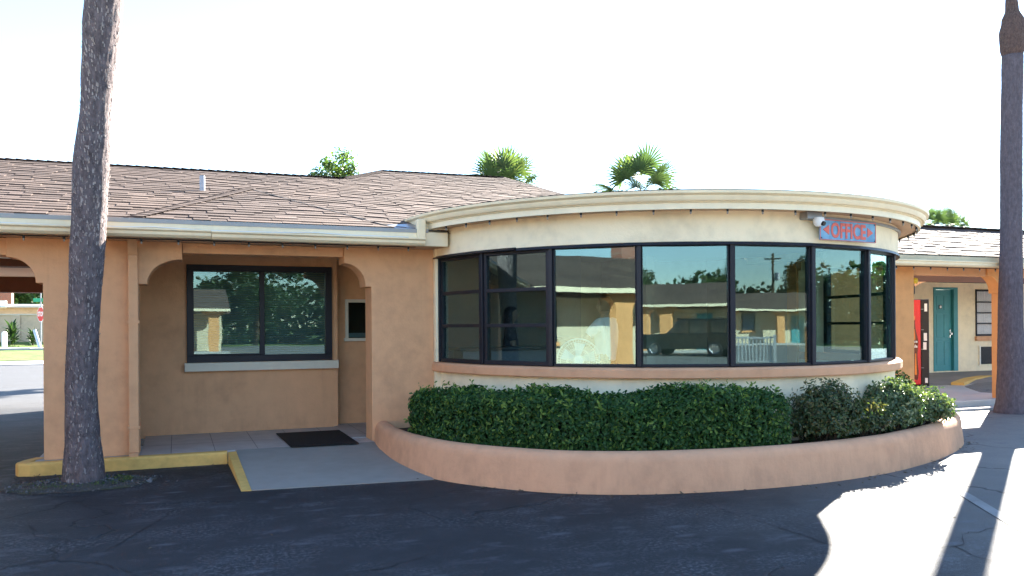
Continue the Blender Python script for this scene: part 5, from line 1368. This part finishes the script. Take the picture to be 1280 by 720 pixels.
# white picket railing and gate pier
rl = thing('railing', 'white picket railing mirrored low in the wide right pane', 'railing', (14.6, -14.2, 0)); Mr = Matrix.Translation((14.6, -14.2, 0)) @ Matrix.Rotation(R_(26), 4, 'Z')
m = MB(); m.obox(None, 2.2, .06, .07, M=Mr @ Matrix.Translation((0, 0, 1.0))); m.obox(None, 2.2, .05, .06, M=Mr @ Matrix.Translation((0, 0, .12))); m.build('rail', M_white, rl)
for s in (-1, 1): MB().obox(None, .1, .1, 1.1, M=Mr @ Matrix.Translation((s*1.14, 0, .55))).build('post', M_white, rl)
m = MB()
for q in range(17): m.obox(None, .05, .03, .84, M=Mr @ Matrix.Translation((-1.0+q*.125, 0, .55)))
m.build('pickets', M_white, rl)
gpz = thing('gate_pier', 'sunlit orange pier with a flat cap beside the white railing', 'pier', (16.4, -12.4, 0)); Mr = Matrix.Translation((16.4, -12.4, 0)) @ Matrix.Rotation(R_(26), 4, 'Z')
MB().obox(None, .46, .46, 1.42, M=Mr @ Matrix.Translation((0, 0, .71))).build('shaft', M_orange, gpz); MB().obox(None, .58, .58, .12, M=Mr @ Matrix.Translation((0, 0, 1.482))).build('cap', M_sill, gpz, bevel=.01)
# vehicles
def vehicle(name, label, cat, loc, rz, L, W, prof, cab, paint, wr=.37):
    t = thing(name, label, cat, loc, rz)
    def part(mb, nm, mat, par=None, **k): return mb.build(nm, mat, par or t, local=True, **k)
    m = MB(); m.prism(prof, 'y', -W/2, W/2); b = part(m, 'body', paint, bevel=.06)
    m = MB(); m.prism(cab, 'y', -W/2+.12, W/2-.12); c = part(m, 'cabin', M_glassdark if False else painted('dark_window', (.02, .024, .026), .08, .05, 3, 0, 60, .7), b, bevel=.05)
    zt = max(z for x, z in cab); xs = sorted(x for x, z in cab if z > zt-.05)
    m = MB(); m.box(xs[0]-.05, xs[-1]+.05, -W/2+.1, W/2-.1, zt-.01, zt+.05); part(m, 'cabin_roof', paint, b, bevel=.03)
    m = MB()
    xl = min(x for x, z in cab); xr = max(x for x, z in cab); zb = min(z for x, z in cab)
    for s in (-1, 1):
        for fx in (.36, .66): m.box(xl+(xr-xl)*fx-.04, xl+(xr-xl)*fx+.04, s*(W/2-.115)-.02, s*(W/2-.115)+.02, zb, zt)
    part(m, 'door_posts', paint, b)
    for sx in (L*.31, -L*.29):
        for s in (-1, 1):
            q = Matrix.Translation((sx, s*(W/2-.10), wr)) @ Matrix.Rotation(R_(90)*(-s), 4, 'X')
            m = MB(); m.lathe([(0, -.1), (wr*.9, -.1), (wr, -.07), (wr, .08), (wr*.93, .115), (wr*.66, .12)], n=24, M=q); wh = part(m, 'wheel', M_black, smooth='auto')
            m = MB(); m.lathe([(0, .125), (wr*.2, .13), (wr*.24, .105), (wr*.58, .10), (wr*.66, .122)], n=5, M=q); m.lathe([(wr*.60, .118), (wr*.66, .124)], n=24, M=q); part(m, 'rim', M_chrome, wh)
    for s in (-1, 1):
        m = MB(); m.box(L/2-.10, L/2-.005, s*(W/2-.25)-.17, s*(W/2-.25)+.17, .74, .92); part(m, 'headlight', M_white, bevel=.03)
        m = MB(); m.box(-L/2+.005, -L/2+.08, s*(W/2-.14)-.08, s*(W/2-.14)+.08, .8, 1.1); part(m, 'tail_light', M_red, bevel=.02)
    m = MB(); m.box(L/2-.08, L/2+.03, -W/2+.05, W/2-.05, .38, .58); part(m, 'bumper', M_black, bevel=.03)
    m = MB(); m.box(-L/2-.03, -L/2+.08, -W/2+.05, W/2-.05, .38, .58); part(m, 'bumper', M_black, bevel=.03)
    return t
Ls = 4.8
prof = [(-Ls/2, .35), (Ls/2, .35), (Ls/2, .95), (Ls/2-.15, 1.04), (.85, 1.10), (-Ls/2, 1.12)]
cab = [(.95, 1.08), (.35, 1.70), (-Ls/2+.25, 1.72), (-Ls/2+.02, 1.08)]
vehicle('offroad_car', 'black boxy off-road car parked side on mirrored in the fourth office pane', 'car', (-3.1, -23.3, 0), R_(184), Ls, 1.85, prof, cab, painted('black_car_paint', (.012, .014, .014), .18, .05, 2, 0, 60, .6))
Lc = 4.4
prof = [(-Lc/2, .3), (Lc/2, .3), (Lc/2, .70), (Lc/2-.2, .82), (.9, .92), (-Lc/2, .95)]
cab = [(1.05, .90), (.3, 1.38), (-1.1, 1.40), (-1.9, .92)]
vehicle('parked_car', 'white saloon car parked along the right wing mirrored in the last pane', 'car', (25, 9., 0), R_(15), Lc, 1.75, prof, cab, painted('white_car_paint', (.75, .75, .75), .2, .03, 2, 0, 60, .5), .32)
# pole and trees beyond
up = thing('utility_pole', 'tall wooden utility pole with one crossarm mirrored above the trees', 'pole', (34, -52.5, 0))
MB().lathe([(.16, 0), (.10, 7.6), (0, 7.6)], (34, -52.5, 0), 10).build('pole', M_wood, up); MB().obox((34, -52.5, 7.1), 1.5, .1, .12, R_(30)).build('crossarm', M_wood, up)
MB().lathe([(0, 5.2), (.22, 5.2), (.22, 5.9), (0, 5.95)], (34.3, -52.3, 0), 12).build('transformer', M_metal, up)
ta = tree('broad green tree mirrored in the glass beyond the court', (26, -54, 0), 6.8, 3.4, 2.9, M_tree, 6500, 90, (.22, .42), 30, 'trees beyond the court')
tb = tree('dark dense tree mirrored beside the utility pole', (39, -54, 0), 8.6, 3.6, 3.6, M_treedk, 6500, 91, (.22, .42), 30, 'trees beyond the court')
for (x, y, s, rz, src, lab) in ((17, -51, .9, 1., ta, 'lower broad green tree nearest the court corner'), (6, -48, 1.05, 2.2, tb, 'dark tree behind the far end of the low wing'), (-6, -46, .95, 4., ta, 'green tree behind the middle of the low wing'), (-16, -45, 1.1, 5., tb, 'dark tree behind the left end of the low wing'), (43, -40, 1., 3., ta, 'green tree at the outer end of the tree row')):
    c = copy_tree(src); c.location = (x, y, 0); c.rotation_euler = (0, 0, rz); c.scale = (s, s, s); c['label'] = lab
p = (-3.5, -38, 0); bush_palm('fan palm rising over the low wing across the court', p, 2.0, 30, 95, 4.6)

def far_woods(name, pts, n, seed):
    rnd = random.Random(seed); m = MB()
    for j in range(n):
        k = rnd.random()*(len(pts)-1); i = int(k); f = k-i; a, b = pts[i], pts[i+1]
        x = a[0]+(b[0]-a[0])*f+rnd.uniform(-1.5, 1.5); y = a[1]+(b[1]-a[1])*f+rnd.uniform(-1.5, 1.5)
        H = 5.2+2.6*noise.noise(Vector((x*.16, y*.16, seed)))+1.3*noise.noise(Vector((x*.5, y*.5, seed)))
        z = H*rnd.random()**1.1; leaf(m, Vector((x, y, z)), rnd_dir(rnd)+Vector((0, 0, .4)), rnd.uniform(.4, .9), .6, rnd, min(1, max(0, rnd.gauss(.4, .25))))
    o = m.build(name, M_treedk, fix=False); tag(o, None, None, None, 'stuff')
far_woods('far_woods', [(-60, -52), (-30, -56), (0, -57), (30, -58), (52, -54), (60, -40), (62, -20), (64, 0), (62, 14), (60, 36)], 64000, 5)  # right-hand stretch is added to keep bright sky out of the last panes
